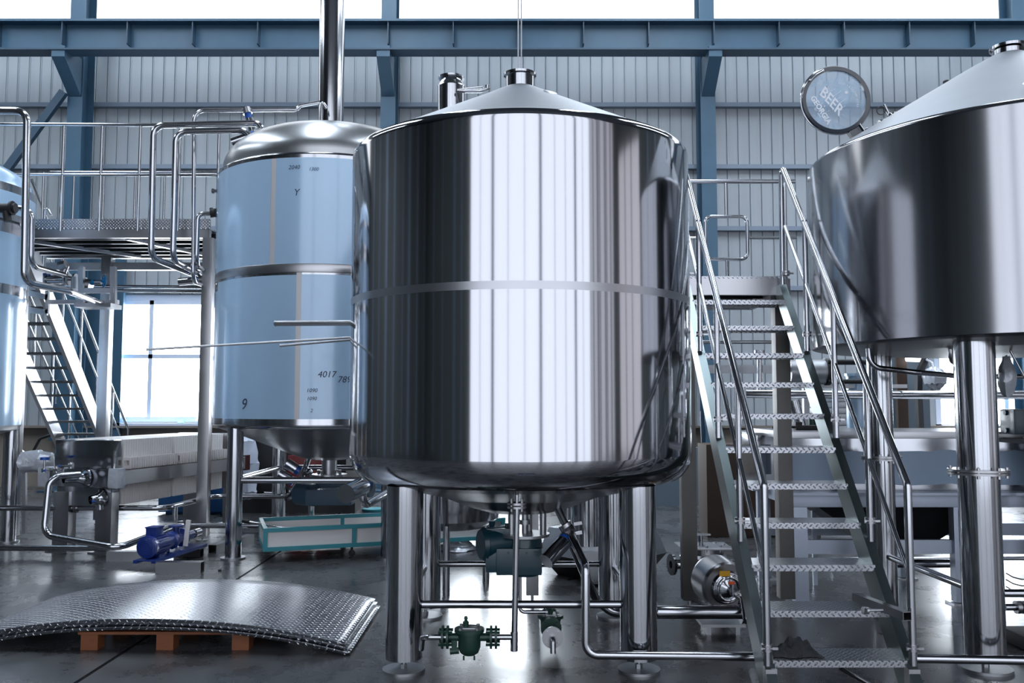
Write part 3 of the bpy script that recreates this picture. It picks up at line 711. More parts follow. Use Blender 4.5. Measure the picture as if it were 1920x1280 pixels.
# cloth on the lowest tread, square tube on the second
tz = SZ + .036
m = MB()
ct = Vector((1.53, 4.86, tz))
pts = []
nu, nv = 26, 18
grid = [[None] * nv for _ in range(nu)]
for i in range(nu):
    for j in range(nv):
        u = i / (nu - 1); v = j / (nv - 1)
        h = .085 * math.sin(math.pi * u) ** .6 * math.sin(math.pi * v) ** .6 * (.68 + .25 * math.sin(9 * u + 5 * v) + .22 * math.sin(17 * v - 6 * u) + .16 * math.sin(31 * u + 11 * v))
        edge = .02 * math.sin(11 * u) + .015 * math.sin(13 * v)
        grid[i][j] = m.bm.verts.new(ct + Vector(((u - .5) * .26 + .04 * (1 - v) * (u - .5) + edge * .5, (v - .5) * .15 + edge * .6, max(.004, h))))
for i in range(nu - 1):
    for j in range(nv - 1): m.face((grid[i][j], grid[i + 1][j], grid[i + 1][j + 1], grid[i][j + 1]))
m.face([grid[i][0] for i in range(nu)][::-1] + [grid[0][j] for j in range(1, nv)] + [grid[i][nv - 1] for i in range(1, nu)] + [grid[nu - 1][j] for j in range(nv - 2, 0, -1)])
tag(m.build('rag', FABRIC), 'crumpled dark checked rag lying on the lowest stair tread', 'rag')
a, b = Vector((1.985, 5.14, .452 + .03)), Vector((2.075, 4.68, .452 + .03))
m = MB()
d = (b - a).normalized()
for off in ((.021, 0), (-.021, 0)): m.bar(a + Vector((off[0], 0, 0)), b + Vector((off[0], 0, 0)), .003, .045)
for dz in (.021, -.021): m.bar(a + Vector((0, 0, dz)), b + Vector((0, 0, dz)), .045, .003)
tag(m.build('square_tube', BRUSH), 'loose hollow square steel tube lying across the second stair tread', 'tube')
m = MB(); p = Vector((1.93, 4.93, .477)); m.cyl(p + Vector((-.03, -.1, 0)), p + Vector((.0, -.1, 0)), .02); m.cyl(p + Vector((0, -.1, 0)), p + Vector((.08, -.1, .002)), .007); m.cyl(p + Vector((-.02, -.115, -.01)), p + Vector((-.02, -.125, .02)), .008)
tag(m.build('hose_fitting', DULL), 'small steel fitting lying beside the square tube on the second tread', 'fitting')

# ---------------- centrifugal pump left of the stair ----------------
PU = thing('centrifugal_pump', 'drum shaped steel pump with orange valve handle, left of the right stair', 'pump', (1.55, 6.4, 0))
pc = at(1350, 1092, 6.25)
ax = Vector((.22, -.95, -.12)).normalized()
m = MB(); m.lathe([(0, -.14), (.14, -.14), (.165, -.12), (.172, -.10), (.172, .08), (.16, .10), (0, .10)], pc, ax, n=48); m.build('drum', BRUSH, PU)
m = MB()
for r, h in ((.10, .115), (.08, .135)): m.torus(pc + ax * h, r, .012, ax, n=40, m=8)
m.lathe([(.12, .10), (.11, .12), (.06, .14), (.03, .16), (.026, .22)], pc, ax, n=32); m.build('front_rings', STEEL, PU)
m = MB(); m.tube([pc + ax * .2, pc + ax * .34, at(1400, 1165, 5.78)], .024, bend=.05); m.build('suction_pipe', PIPE, PU)
m = MB(); v = at(1374, 1108, 5.98); m.cyl(v + Vector((0, 0, -.02)), v + Vector((0, 0, .045)), .008); m.build('valve_stem', STEEL, PU)
m = MB(); m.box(v + Vector((-.008, 0, .055)), (.044, .02, .02), bev=.005); m.build('valve_handle', ORNG, PU)
m = MB(); m.box(at(1359, 1075, 6.08) + Vector((0, -.0, 0)), (.075, .004, .036), M=Matrix.Rotation(.1, 3, 'Z')); m.build('label', YEL, PU)
m = MB()
for dx in (-.1, .1): m.box((pc.x + dx, pc.y + .02, .03), (.03, .2, .06))
m.box((pc.x, pc.y + .02, .065), (.3, .24, .02)); m.build('base', DULL, PU)
# strainer housing behind it
q = at(1318, 1010, 7.3)
SH = thing('strainer_housing', 'pale boxy strainer with flanged lid and T handle behind the drum pump', 'strainer', (q.x, 7.3, 0))
zc = at(1318, 1065, 7.3).z
m = MB(); m.lathe([(.0, zc - .12), (.17, zc - .12), (.19, zc - .1), (.19, zc + .10), (.17, zc + .125), (.14, zc + .13), (.14, zc + .17), (0, zc + .17)], (q.x, 7.3, 0), n=40); m.build('body', BRUSH, SH)
m = MB(); m.box((q.x, 7.3, zc + .18), (.42, .32, .018), bev=.004)
for k in range(8):
    t = k * math.pi / 4; m.cyl((q.x + .17 * math.cos(t), 7.3 + .13 * math.sin(t), zc + .15), (q.x + .17 * math.cos(t), 7.3 + .13 * math.sin(t), zc + .20), .012, n=6)
m.build('lid', DULL, SH)
m = MB(); m.cyl((q.x - .02, 7.3, zc + .18), (q.x - .02, 7.3, zc + .27), .02); m.bar((q.x - .09, 7.3, zc + .275), (q.x + .06, 7.3, zc + .275), .04, .015); m.build('t_handle', STEEL, SH)
m = MB(); fx = at(1262, 1058, 7.2); m.lathe([(.03, -.06), (.035, -.02), (.06, .0), (.085, .0), (.085, .02), (.03, .02)], fx, (-1, -.25, 0), n=32); m.tube([fx, fx + Vector((.28, 0.05, 0))], .04); m.build('inlet_flange', STEEL, SH)
m = MB(); m.cyl((q.x, 7.3, 0), (q.x, 7.3, zc - .1), .05); m.cyl((q.x, 7.3, 0), (q.x, 7.3, .02), .14, n=32); m.build('stand', DULL, SH)
m = MB(); a = at(1350, 1056, 7.4); m.tube([a, (3.9, 7.4, a.z)], .035, n=18); m.cyl(a, a + Vector((.03, 0, 0)), .05)
tag(m.build('floor_pipe', PIPE), 'dark horizontal pipe running right from the strainer behind the stair', 'pipe')
upipe([(1560, 1048, 8.6), (1990, 1046, 8.6)], .02, 'slim low pipe running behind the grey bench legs', 'floor_pipe')
upipe([(1400, 1110, 5.6), (1460, 1145, 6.5)], .018, 'short slanting pipe behind the stair foot', 'slanting_pipe') if False else None

# ---------------- bench with film covered vat ----------------
YB = 7.1
zb1 = at(1600, 926, YB).z
BN = thing('work_bench', 'pale grey steel bench carrying the film covered vat at right', 'bench', (3.4, 7.5, 0))
bx0, bx1 = at(1484, 930, YB).x, 5.2
m = MB(); m.box(((bx0 + bx1) / 2, YB, zb1 - .05), (bx1 - bx0, .09, .1), bev=.006); m.box(((bx0 + bx1) / 2, YB + 1.0, zb1 - .05), (bx1 - bx0, .09, .1)); m.box((bx0 + .04, YB + .5, zb1 - .05), (.08, .95, .1)); m.box(((bx0 + bx1) / 2, YB + .45, zb1 + .012), (bx1 - bx0 + .06, 1.15, .02)); m.build('top_frame', ALU, BN)
for x in (bx0 + .055, at(1798, 1030, YB).x, 5.1):
    for y in (YB, YB + 1.0):
        m = MB(); m.box((x, y, (zb1 - .1) / 2 + .01), (.11, .09, zb1 - .12), bev=.005); l = m.build('leg', ALU, BN)
        m = MB(); m.box((x, y, .008), (.18, .15, .016)); m.build('foot_plate', DULL, l)
zr = at(1600, 1025, YB).z
m = MB(); m.box(((bx0 + bx1) / 2, YB + .02, zr), (bx1 - bx0 - .1, .05, .11)); m.box(((bx0 + bx1) / 2, YB + 1.0, zr), (bx1 - bx0 - .1, .05, .11)); m.build('lower_rail', ALU, BN)
VT = thing('rectangular_vat', 'long rectangular steel vat with torn blue protective film, on the grey bench', 'vat', (3.4, 7.6, zb1 + .022))
vx0, vx1, vy0, vy1 = at(1480, 860, 7.15).x, 5.3, 7.15, 8.1
vz0 = zb1 + .024; vz1 = at(1600, 822, 7.15).z
def shellbox(x0, x1, y0, y1, z0, z1, t=.01):
    m = MB()
    m.box(((x0 + x1) / 2, y0, (z0 + z1) / 2), (x1 - x0, t, z1 - z0)); m.box(((x0 + x1) / 2, y1, (z0 + z1) / 2), (x1 - x0, t, z1 - z0))
    m.box((x0, (y0 + y1) / 2, (z0 + z1) / 2), (t, y1 - y0 - t, z1 - z0)); m.box((x1, (y0 + y1) / 2, (z0 + z1) / 2), (t, y1 - y0 - t, z1 - z0)); m.box(((x0 + x1) / 2, (y0 + y1) / 2, z0 + t / 2), (x1 - x0 - t, y1 - y0 - t, t))
    return m
shellbox(vx0, vx1, vy0, vy1, vz0, vz1).build('body', STEEL, VT)
m = MB(); m.box(((vx0 + vx1) / 2, vy0 - .015, vz1 + .03), (vx1 - vx0 + .06, .06, .055), bev=.004); m.box(((vx0 + vx1) / 2, vy1, vz1 + .03), (vx1 - vx0 + .06, .06, .055)); m.box((vx0 - .01, (vy0 + vy1) / 2, vz1 + .03), (.05, 1.0, .055)); m.box(((vx0 + vx1) / 2, (vy0 + vy1) / 2 + .05, vz1 + .05), (vx1 - vx0, .9, .012)); m.build('rim', BRUSH, VT)
m = MB(); n = 40; za, zbb = at(1600, 845, 7.14).z, at(1600, 908, 7.14).z
up = [(vx0 + .005 + (vx1 - vx0 - .01) * k / n, vy0 - .0085, za + random.uniform(-.008, .01)) for k in range(n + 1)]
dn = [(vx0 + .005 + (vx1 - vx0 - .01) * k / n, vy0 - .0085, zbb + random.uniform(-.008, .008)) for k in range(n + 1)]
m.prism(up + dn[::-1], (0, .002, 0)); m.build('protective_film', FILM2, VT)
# side vat seen through the stair
SV = thing('side_cabinet', 'bright steel box left of the rectangular vat, seen through the stair', 'cabinet', (2.3, 8.0, 0))
z1 = at(1450, 815, 7.8).z; x0 = at(1420, 860, 7.8).x
m = MB(); m.box((x0 + .28, 8.15, (z1 + .86) / 2), (.56, .7, z1 - .86), bev=.005); m.build('body', STEEL, SV)
m = MB(); m.box((x0 + .27, 8.15, z1 + .01), (.64, .78, .02)); m.build('top_plate', BRUSH, SV)
m = MB(); m.box((x0 + .28, 7.79, 1.1), (.5, .01, .26)); m.build('protective_film', FILM2, SV)
m = MB()
for x in (x0 + .02, x0 + .5):
    for y in (7.84, 8.46): m.box((x, y, .43), (.035, .035, .86))
m.box((x0 + .26, 8.15, .84), (.62, .74, .03)); m.build('stand', ALU, SV)
# hopper under the bench
m = MB(); a = [(2.5, 7.2, zb1 - .12), (3.9, 7.2, zb1 - .12), (3.9, 8.0, zb1 - .12), (2.5, 8.0, zb1 - .12)]; b = [(3.0, 7.4, .42), (3.5, 7.4, .42), (3.5, 7.8, .42), (3.0, 7.8, .42)]
va, vb = m.verts(a), m.verts(b)
m.face(va); m.face(vb[::-1])
for k in range(4): m.face((va[k], va[(k + 1) % 4], vb[(k + 1) % 4], vb[k]))
tag(m.build('hopper', DARKST), 'dark inverted hopper hanging under the grey bench', 'hopper')
# equipment behind the stair and vat
def drum(name, label, cat, x, ytop, ybot, Y, r, mat, n=32):
    a, b = at(x, ytop, Y), at(x, ybot, Y); m = MB(); m.cyl((a.x, Y, b.z), (a.x, Y, a.z), r, n=n); m.cyl((a.x, Y, b.z), (a.x, Y, b.z + .03), r + .02, n=n); m.cyl((a.x, Y, a.z - .03), (a.x, Y, a.z), r + .015, n=n)
    return tag(m.build(name, mat), label, cat)
HB = thing('hydraulic_cylinder', 'dull steel horizontal cylinder with dark bolted end, behind the right stair', 'cylinder', at(1510, 695, 9.5))
a, b = at(1478, 697, 9.5), at(1545, 697, 9.5)
m = MB(); m.cyl(a, b, .135, n=36); m.build('barrel', DULL, HB)
m = MB(); m.cyl(b, b + Vector((.05, 0, 0)), .15, n=12)
for k in range(4):
    t = R(45 + 90 * k); m.cyl(b + Vector((0, .15 * math.cos(t), .15 * math.sin(t))), b + Vector((.6, .15 * math.cos(t), .15 * math.sin(t))), .025)
m.cyl(b + Vector((.6, 0, 0)), b + Vector((.66, 0, 0)), .2, n=20); m.build('tie_rods', DARKST, HB)
m = MB(); m.bar(a + Vector((-.1, .05, -.155)), b + Vector((.9, .05, -.155)), .1, .04); m.bar(a + Vector((.2, .05, -.17)), (a.x + .2, a.y + .05, 0), .06, .06); m.bar(b + Vector((.5, .05, -.17)), (b.x + .5, b.y + .05, 0), .06, .06); m.build('support_frame', DULL, HB)
drum('film_wrapped_vessel', 'pale blue film wrapped upright vessel behind the stair handrail', 'vessel', 1608, 700, 815, 9.6, .13, FILM)
m = MB(); ya = 7.9; m.cyl(at(1489, 756, ya), at(1503, 806, ya), .048, n=24); m.cyl(at(1487, 750, ya), at(1490, 762, ya), .057, n=24)
tag(m.build('leaning_cylinder', STEEL), 'short leaning polished cylinder standing on the side of the vat', 'cylinder')
q = Vector((at(1505, 801, 7.7).x, 7.6, vz1 + .077)); m = MB(); m.box(q, (.22, .12, .04), bev=.01); m.box(q + Vector((-.08, 0, .02)), (.06, .1, .06), bev=.01); m.tube([q + Vector((-.3, 0, 0)), q + Vector((-.2, 0, .01)), q + Vector((-.05, 0, 0))], .012)
tag(m.build('power_tool', BLACK), 'small black power tool lying on top of the vat, seen between stair treads', 'tool')
m = MB()
for k in range(5): x_ = at(1522 + k * 8, 800, 7.95).x; m.cyl((x_, 7.95, vz1 + .058), (x_, 7.95, vz1 + .15), .026, n=12)
tag(m.build('fitting_cluster', GREENM), 'cluster of small green fittings on the vat behind the stair', 'fitting')
m = MB()
for k in range(25): m.box((at(1565, 752, 10.5).x, 10.5, .035 + k * .07), (.55, .4, .069), bev=.015)  # panel stack, lower panels added down to the floor
tag(m.build('panel_stack', DULL), 'stack of grey metal panels behind the right stair', 'panelling')
m = MB(); m.box((at(1700, 780, 11.5).x, 11.8, 1.2), (.62, .6, 2.4)); tag(m.build('grey_cabinet', GREYBOX), 'tall grey cabinet beside the far right window', 'cabinet')
m = MB(); a = at(1692, 780, 11.3); m.box((a.x, 11.3, 1.1), (.13, .06, 2.2)); tag(m.build('brown_board', CARD), 'brown board standing beside the grey cabinet', 'board')
m = MB(); a = at(1676, 760, 11.0); m.box((a.x, 11.2, 1.125), (.07, .07, 2.25)); tag(m.build('white_post', WFRAME), 'narrow pale post left of the brown board', 'post')
m = MB(); a = at(1725, 700, 10.8); m.bar(at(1722, 740, 10.8), at(1722, 702, 10.8), .09, .06); m.bar(at(1722, 702, 10.8), at(1735, 672, 10.8), .09, .06)
m.bar((a.x, 10.8, 0), at(1722, 740, 10.8), .09, .06)
tag(m.build('jib_arm', DARKST), 'dark cranked arm on a post left of the far right window', 'arm')
m = MB(); p = at(1753, 705, 10.5); m.lathe([(.04, .1), (.1, .08), (.13, 0), (.11, -.08), (.05, -.16), (.02, -.2)], p, n=14)
for v in m.bm.verts: v.co += Vector((random.uniform(-.02, .02), random.uniform(-.02, .02), random.uniform(-.02, .02)))
m.tube([p + Vector((0, 0, .05)), at(1748, 680, 10.6), at(1735, 673, 10.8)], .015)
tag(m.build('wrapped_lamp', PLAST), 'film wrapped object hanging before the far right window', 'wrapped object')
# green motor and dark stand at frame edge
GM = thing('green_motor', 'dark green motor on a thin black stand at the right frame edge', 'motor', (4.35, 7.0, 0))
p = at(1905, 790, 7.0)
m = MB(); m.box(p, (.15, .2, .2), bev=.02); m.cyl(p + Vector((.0, 0, 0)), p + Vector((.25, 0, 0)), .08); m.cyl(p + Vector((-.09, 0, -.07)), p + Vector((-.06, 0, -.07)), .02); m.cyl(p + Vector((-.09, 0, .07)), p + Vector((-.06, 0, .07)), .02); m.build('housing', TEALM, GM)
m = MB(); a = at(1914, 830, 7.0); m.box((a.x + .1, 6.92, p.z - .15), (.36, .5, .04)); m.box((a.x - .01, 6.8, (p.z - .17) / 2), (.04, .04, p.z - .17)); m.box((a.x + .25, 6.8, (p.z - .17) / 2), (.04, .04, p.z - .17)); m.box((a.x + .25, 7.1, (p.z - .17) / 2), (.04, .04, p.z - .17)); m.build('stand', DARKST, GM)
upipe([(1884, 1138, 6.4), (1990, 1136, 6.4)], .025, 'short clamped pipe end at the right frame edge near the floor', 'pipe_end')
m = MB(); q = at(1904, 1138, 6.4); m.cyl(q, q + Vector((.03, 0, 0)), .045, n=24); m.cyl(q + Vector((.04, 0, 0)), q + Vector((.07, 0, 0)), .045, n=24); tag(m.build('pipe_clamp', BRUSH), 'clamp on the short pipe end at the right frame edge', 'clamp')
m = MB(); m.box(at(1906, 1190, 5.9) + Vector((.08, 0, -.02)), (.22, .3, .09), bev=.02); tag(m.build('black_box', BLACK), 'low black box on the floor at the right frame edge', 'box')
for k, (yy, lb) in enumerate(((1082, 'upper'), (1094, 'middle'), (1107, 'lower'))):
    m = MB(); m.tube([at(1886, yy - 8, 7.5), at(1900, yy, 7.5), at(1916, yy + (4 if k < 2 else -2), 7.5), at(1960, yy, 7.5)], .005, n=8)
    tag(m.build('cable', BLACK), lb + ' of three thin black cables right of the front leg of the right tank', 'cable', 'black cables by the right tank')
# broom with yellow shaft by the post
m = MB(); a, b = at(1322, 905, 16.72), at(1333, 858, 16.72); m.tube([a, b, b + (b - a) * 1.1], .012); o = m.build('broom', YELB); tag(o, 'yellow handled broom leaning behind the platform post', 'broom')
m = MB(); m.box(a + Vector((-.03, 0, -.03)), (.26, .08, .22), bev=.02); ORG[o.name] = Vector(o.location); m.build('bristles', CARD, o)
for i, (xa, xb) in enumerate(((1313, 1319), (1321, 1331))):
    m = MB(); m.tube([at(xa, 770, 16.4), at(xb, 914, 16.2)], .016); tag(m.build('thin_rod', PIPE), ('left' if i == 0 else 'right') + ' of two thin rods leaning behind the platform post', 'rod', 'thin rods by the platform post')
m = MB()
for i in range(7):
    t = i / 6 * 2 * math.pi
m.lathe([(0, .16), (.10, .15), (.17, .09), (.19, .03), (.16, 0), (0, 0)], fl(1238, 932) + Vector((0, 0, 0)), n=18)
for v in m.bm.verts: v.co += Vector((random.uniform(-.02, .02), random.uniform(-.02, .02), random.uniform(0, .02)))
tag(m.build('plastic_bag', BAGW), 'white plastic bag on the far floor right of the central tank legs', 'bag')
m = MB(); a = fl(1240, 905); m.box((at(1250, 890, 13.6).x, 13.8, .45), (1.1, .2, .9)); tag(m.build('grey_crate', GREYBOX), 'grey crate behind the white plastic bag', 'crate')
m = MB(); m.box((at(1405, 880, 10.5).x, 10.8, .55), (1.0, .5, 1.1), bev=.02); tag(m.build('brown_cabinet', CARD), 'dark brown cabinet standing behind the platform posts', 'cabinet')
m = MB(); m.lathe([(0, 0), (.16, 0), (.16, .01), (0, .01)], at(1331, 706, YW - .06), (0, -1, 0), n=32); tag(m.build('round_sign', SIGNB), 'round blue safety sign on the back wall behind the stair', 'sign')
m = MB(); a = at(1375, 683, 9.2); m.tube([(at(1424, 640, 9.2).x, 9.2, at(1424, 660, 9.2).z), (at(1424, 740, 9.2).x, 9.2, at(1424, 745, 9.2).z)], .028); m.lathe([(.02, 0), (.055, 0), (.055, .03), (.02, .03)], at(1424, 662, 9.2), n=24)
tag(m.build('riser_pipe', PIPE), 'vertical riser pipe with clamp, seen between the stair treads', 'pipe')
upipe([(1300, 641, 9.235), (1480, 641, 9.235)], .02, 'thin horizontal pipe behind the stair, above the bare beam', 'cross_pipe')
m = MB(); m.bar(at(1322, 692, 9.6), at(1480, 692, 9.6), .05, .09); tag(m.build('cross_beam', DULL), 'dull horizontal beam seen between the upper stair treads', 'beam')
# ---------------- film covered tank ----------------
WELDL = simple('pale_seam_steel', (.62, .61, .62), .5, .4)
AX, AY, AR = -2.073, 10.0, 1.2745
A = thing('storage_tank', 'domed steel tank wrapped in blue protective film, left of the central tank', 'tank', (AX, AY, 0), 'film wrapped domed tanks')
c = (AX, AY, 0)
zt, zm, zb = 4.084, 2.957, 1.436
m = MB(); m.lathe([(AR - .05, zb - .105), (AR - .01, zb - .09), (AR, zb - .07), (AR, zt + .045), (AR - .012, zt + .06), (AR - .06, zt + .065)], c, n=128); m.build('shell', STEEL, A, smooth=50)
prof = [(AR - .055, zt + .06), (AR - .055, zt + .12)]
for k in range(1, 15):
    t = k / 14 * math.pi / 2; prof.append(((AR - .05) * math.cos(t) ** .8 if k < 14 else 0, zt + .12 + .52 * math.sin(t)))
m = MB(); m.lathe(prof, c, n=128); m.build('dome', DOMEM, A, smooth=60)
def ang_of(px, Y0=AY - AR, X0=AX, Rr=AR, z=2.9, D=AY):
    best = None
    for k in range(-900, 901):
        t = k / 900 * 1.5; X = X0 + Rr * math.sin(t); Y = D - Rr * math.cos(t)
        d = Y * CP + (z - HC) * SP; x = 960 + F * X / d
        if best is None or abs(x - px) < best[0]: best = (abs(x - px), t)
    return best[1]
def film(t0, t1, z0, z1, name='protective_film', mat=FILM, tear=True):
    m = MB(); r = AR + .003
    m.lathe([(r - .002, z0), (r, z0), (r, z1), (r - .002, z1), (r - .002, z0)], (AX, AY, 0), n=64, a0=t0, a1=t1)
    return m.build(name, mat, A, smooth=60)
s1, s1b = ang_of(505), ang_of(514)
s2, s2b = ang_of(556), ang_of(566)
film(-2.4, s1, zm + .04, zt); film(s1b, 1.4, zm + .04, zt)
film(-2.4, -1.0, zb, zm - .16); film(-1.0, s2, zb, zm - .075); film(s2b, 1.4, zb, zm - .07)
for t0_, t1_, za_, zb_ in ((s1, s1b, zm + .04, zt), (s2, s2b, zb, zm - .05)):
    m = MB(); m.lathe([(AR + .0005, za_), (AR + .002, za_), (AR + .002, zb_), (AR + .0005, zb_), (AR + .0005, za_)], c, n=8, a0=t0_, a1=t1_); m.build('seam_strip', WELDL, A, smooth=60)
m = MB(); m.lathe([(AR + .004, zm - .05), (AR + .006, zm - .045), (AR + .006, zm + .035), (AR + .004, zm + .04)], c, n=128); m.build('joint_band', BRUSH, A, smooth=60)
for tx, px_i, z, s in (('9', 463, 1.58, .16), ('7894', 652, 1.83, .09), ('4017', 615, 1.88, .09), ('1090', 588, 1.72, .055), ('1090', 588, 1.64, .05), ('2', 588, 1.52, .05), ('2040', 548, 3.98, .06), ('1300', 585, 3.96, .05), ('Y', 553, 3.72, .10)):
    t = ang_of(px_i); rr = AR + .0055
    m = MB(); text_into(m, tx, s, facing((AX + rr * math.sin(t), AY - rr * math.cos(t), z), (math.cos(t), math.sin(t), 0)), depth=.0006, shear=.2); m.build('marker_writing', INK, A)
m = MB(); m.lathe([(AR - .05, zb - .105), (.9, zb - .22), (.35, zb - .44), (.2, zb - .475), (.1, zb - .48)], c, n=96); m.build('bottom_cone', BRUSH, A, smooth=60)
m = MB(); m.lathe([(.085, zb - .44), (.085, .80), (.20, .795), (.20, .765), (.0, .765)], c, n=40)
for k in range(6):
    t = k * math.pi / 3; m.cyl((AX + .12 * math.cos(t), AY + .12 * math.sin(t), .79), (AX + .12 * math.cos(t), AY + .12 * math.sin(t), .84), .02, n=6)
m.build('agitator_neck', BRUSH, A)
m = MB(); m.box((AX + .02, AY, .68), (.3, .25, .16), bev=.02); m.cyl((AX + .1, AY, .65), (AX + .5, AY - .1, .65), .11, n=32); m.build('gearbox', BLUEDARK, A)
LA = ((-2.87, 9.13), (-1.27, 9.13), (-2.87, 10.87), (-1.27, 10.87))
for x, y in LA:
    m = MB(); m.tube([(x, y, .016), (x, y, zb - .08)], .082, n=36); l = m.build('leg', STEEL, A)
    m = MB(); m.cyl((x, y, 0), (x, y, .018), .125, n=40); m.build('foot', DULL, l)
for a, b in ((0, 1), (2, 3)): brace(A, (LA[a][0] + .07, LA[a][1], .80), (LA[b][0] - .07, LA[b][1], .80), .034)
for a, b in ((0, 2), (1, 3)): brace(A, (LA[a][0], LA[a][1] + .07, .80), (LA[b][0], LA[b][1] - .07, .80), .034)
m = MB(); x = at(398, 355, 9.6).x; z = at(400, 354, 9.7).z
m.cyl((AX - AR - .06, AY - .2, z), (AX - AR + .02, AY - .2, z), .018); m.cyl((AX - AR - .06, AY - .2, z), (AX - AR - .04, AY - .2, z), .03); m.build('side_port', STEEL, A)
# vent stack through the dome
m = MB(); x0, x1 = at(598, 150, AY).x, at(645, 150, AY).x; r = (x1 - x0) / 2; xc = (x0 + x1) / 2
m.tube([(xc, AY, 4.60), (xc, AY, 7.0)], r, n=40); m.tube([(xc, AY, 7.0), (xc, AY, 11.8)], r * 1.0, n=40); m.cyl((xc, AY, 6.99), (xc, AY, 7.01), r + .006, n=40)
tag(m.build('vent_stack', STEEL), 'tall polished vent stack rising from the dome of the film wrapped tank', 'stack')

# ---------------- pipes around the left catwalk ----------------
def wp(pts, r, name, label, bend=.12, mat=PIPE, n=16):
    m = MB(); m.tube([at(*p) for p in pts], r, n=n, bend=bend); return tag(m.build(name, mat), label, 'pipe')
wp([(491, 260, 9.6), (491, 231, 9.6), (288, 235, 9.6), (283, 482, 9.6), (384, 522, 10.6)], .036, 'riser_pipe', 'outer of two looped risers from the film wrapped tank, left one')
wp([(474, 262, 9.5), (458, 244, 9.5), (330, 247, 9.5), (324, 487, 9.5), (384, 519, 10.5)], .034, 'riser_pipe', 'inner of two looped risers beside the film wrapped tank')
wp([(600, 192, 9.9), (562, 199, 9.9), (556, 206, 9.9), (364, 207, 9.9), (362, 528, 9.9), (392, 538, 10.6)], .023, 'riser_pipe', 'slim riser looping high from the vent stack behind the two thicker risers')
wp([(602, 245, 9.7), (603, 188, 9.7), (612, 203, 9.72)], .020, 'short_riser', 'short riser clamped beside the vent stack', bend=.05)
wp([(398, 400, 9.85), (371, 400, 9.85), (368, 495, 9.85), (384, 508, 10.4)], .028, 'side_pipe', 'short elbow pipe on the left side of the film wrapped tank')
wp([(-30, 207, 8.6), (51, 208, 8.6), (45, 529, 8.6), (130, 546, 9.2), (188, 568, 10.65)], .036, 'riser_pipe', 'tall leftmost riser bending over the far left tank')
wp([(8, 389, 9.3), (60, 391, 9.3), (58, 498, 9.3), (120, 515, 10.0)], .030, 'side_pipe', 'elbow pipe from the nozzle of the far left tank')
def valve(px, py, Y, label, dirv=(0, 0, -1), s=1.0):
    o = thing('blue_valve', label, 'valve', at(px, py, Y), 'small valves with blue caps')
    p = at(px, py, Y); d = Vector(dirv).normalized()
    m = MB(); m.cyl(p - d * .03 * s, p + d * .03 * s, .045 * s, n=20); m.cyl(p + d * .03 * s, p + d * .04 * s, .055 * s, n=20); m.build('body', BRUSH, o)
    m = MB(); m.cyl(p + d * .04 * s, p + d * .10 * s, .040 * s, n=20); m.build('blue_cap', BLUEV, o)
    m = MB(); m.cyl(p + d * .10 * s, p + d * .28 * s, .045 * s, n=24); m.build('actuator', STEEL, o)
    return o
valve(463, 207, 9.85, 'small blue capped valve on the slim high pipe left of the vent stack', (.3, 0, -1))
valve(487, 249, 9.55, 'blue capped valve lying slanted above the dome of the film wrapped tank', (-1, 0, -.35), 1.15)
valve(380, 524, 10.3, 'blue capped valve beside the right catwalk post', (-1, 0, -.1))
m = MB(); m.cyl(at(396, 399, 9.8), at(404, 399, 9.8), .05, n=20); m.cyl(at(396, 390, 9.8), at(398, 408, 9.8), .02)
tag(m.build('pipe_union', BLACK), 'black union where the elbow pipe meets the film wrapped tank', 'fitting')

# ---------------- far left tank ----------------
BX, BY, BR = -6.32, 9.6, 1.0
rx = at(24, 600, BY).x; BX = rx - BR
Bt = thing('storage_tank', 'domed film wrapped tank cut by the left frame edge', 'tank', (BX, BY, 0), 'film wrapped domed tanks')
c = (BX, BY, 0); z1 = at(10, 420, BY - .6).z; zt1 = at(20, 345, BY).z; zb1_ = at(10, 800, BY - .5).z
m = MB(); m.lathe([(BR, zb1_), (BR, z1)], c, n=96); m.build('lower_film', FILM, Bt, smooth=60)
m = MB(); m.lathe([(BR + .0, z1), (BR + .0, z1 + .12), (BR + .06, z1 + .13), (BR + .06, zt1 - .05)], c, n=96); m.build('upper_shell', STEEL, Bt, smooth=50)
m = MB(); m.lathe([(BR + .063, z1 + .2), (BR + .063, zt1 - .14)], c, n=96); m.build('upper_film', FILM, Bt, smooth=60)
prof = [(BR + .06, zt1 - .05)] + [((BR + .03) * math.cos(k / 12 * math.pi / 2) if k < 12 else 0, zt1 - .02 + .36 * math.sin(k / 12 * math.pi / 2)) for k in range(13)]
m = MB(); m.lathe(prof, c, n=96); m.build('dome', FILM, Bt, smooth=60)
m = MB(); m.lathe([(BR + .004, at(10, 535, BY).z), (BR + .004, at(10, 553, BY).z)], c, n=96); m.build('band', STEEL, Bt, smooth=60)
m = MB(); m.lathe([(BR, zb1_), (BR - .03, zb1_ - .05), (.1, zb1_ - .3)], c, n=96); m.build('bottom', BRUSH, Bt, smooth=60)
for dx, dy in ((.7, -.6), (-.7, -.6), (.7, .6), (-.7, .6)):
    m = MB(); m.tube([(BX + dx, BY + dy, .016), (BX + dx, BY + dy, zb1_ - .02)], .08, n=28); l = m.build('leg', STEEL, Bt)
    m = MB(); m.cyl((BX + dx, BY + dy, 0), (BX + dx, BY + dy, .018), .12, n=32); m.build('foot', DULL, l)
m = MB(); q = at(12, 390, 9.0); m.cyl(q + Vector((-.1, 0, 0)), q + Vector((.1, 0, 0)), .05); m.cyl(q + Vector((0, 0, -.02)), q + Vector((.02, 0, -.14)), .04); m.cyl(q + Vector((.05, 0, 0)), q + Vector((.07, 0, 0)), .075)
tag(m.build('tank_valve', BLACK), 'black valve on the nozzle of the far left tank', 'valve')

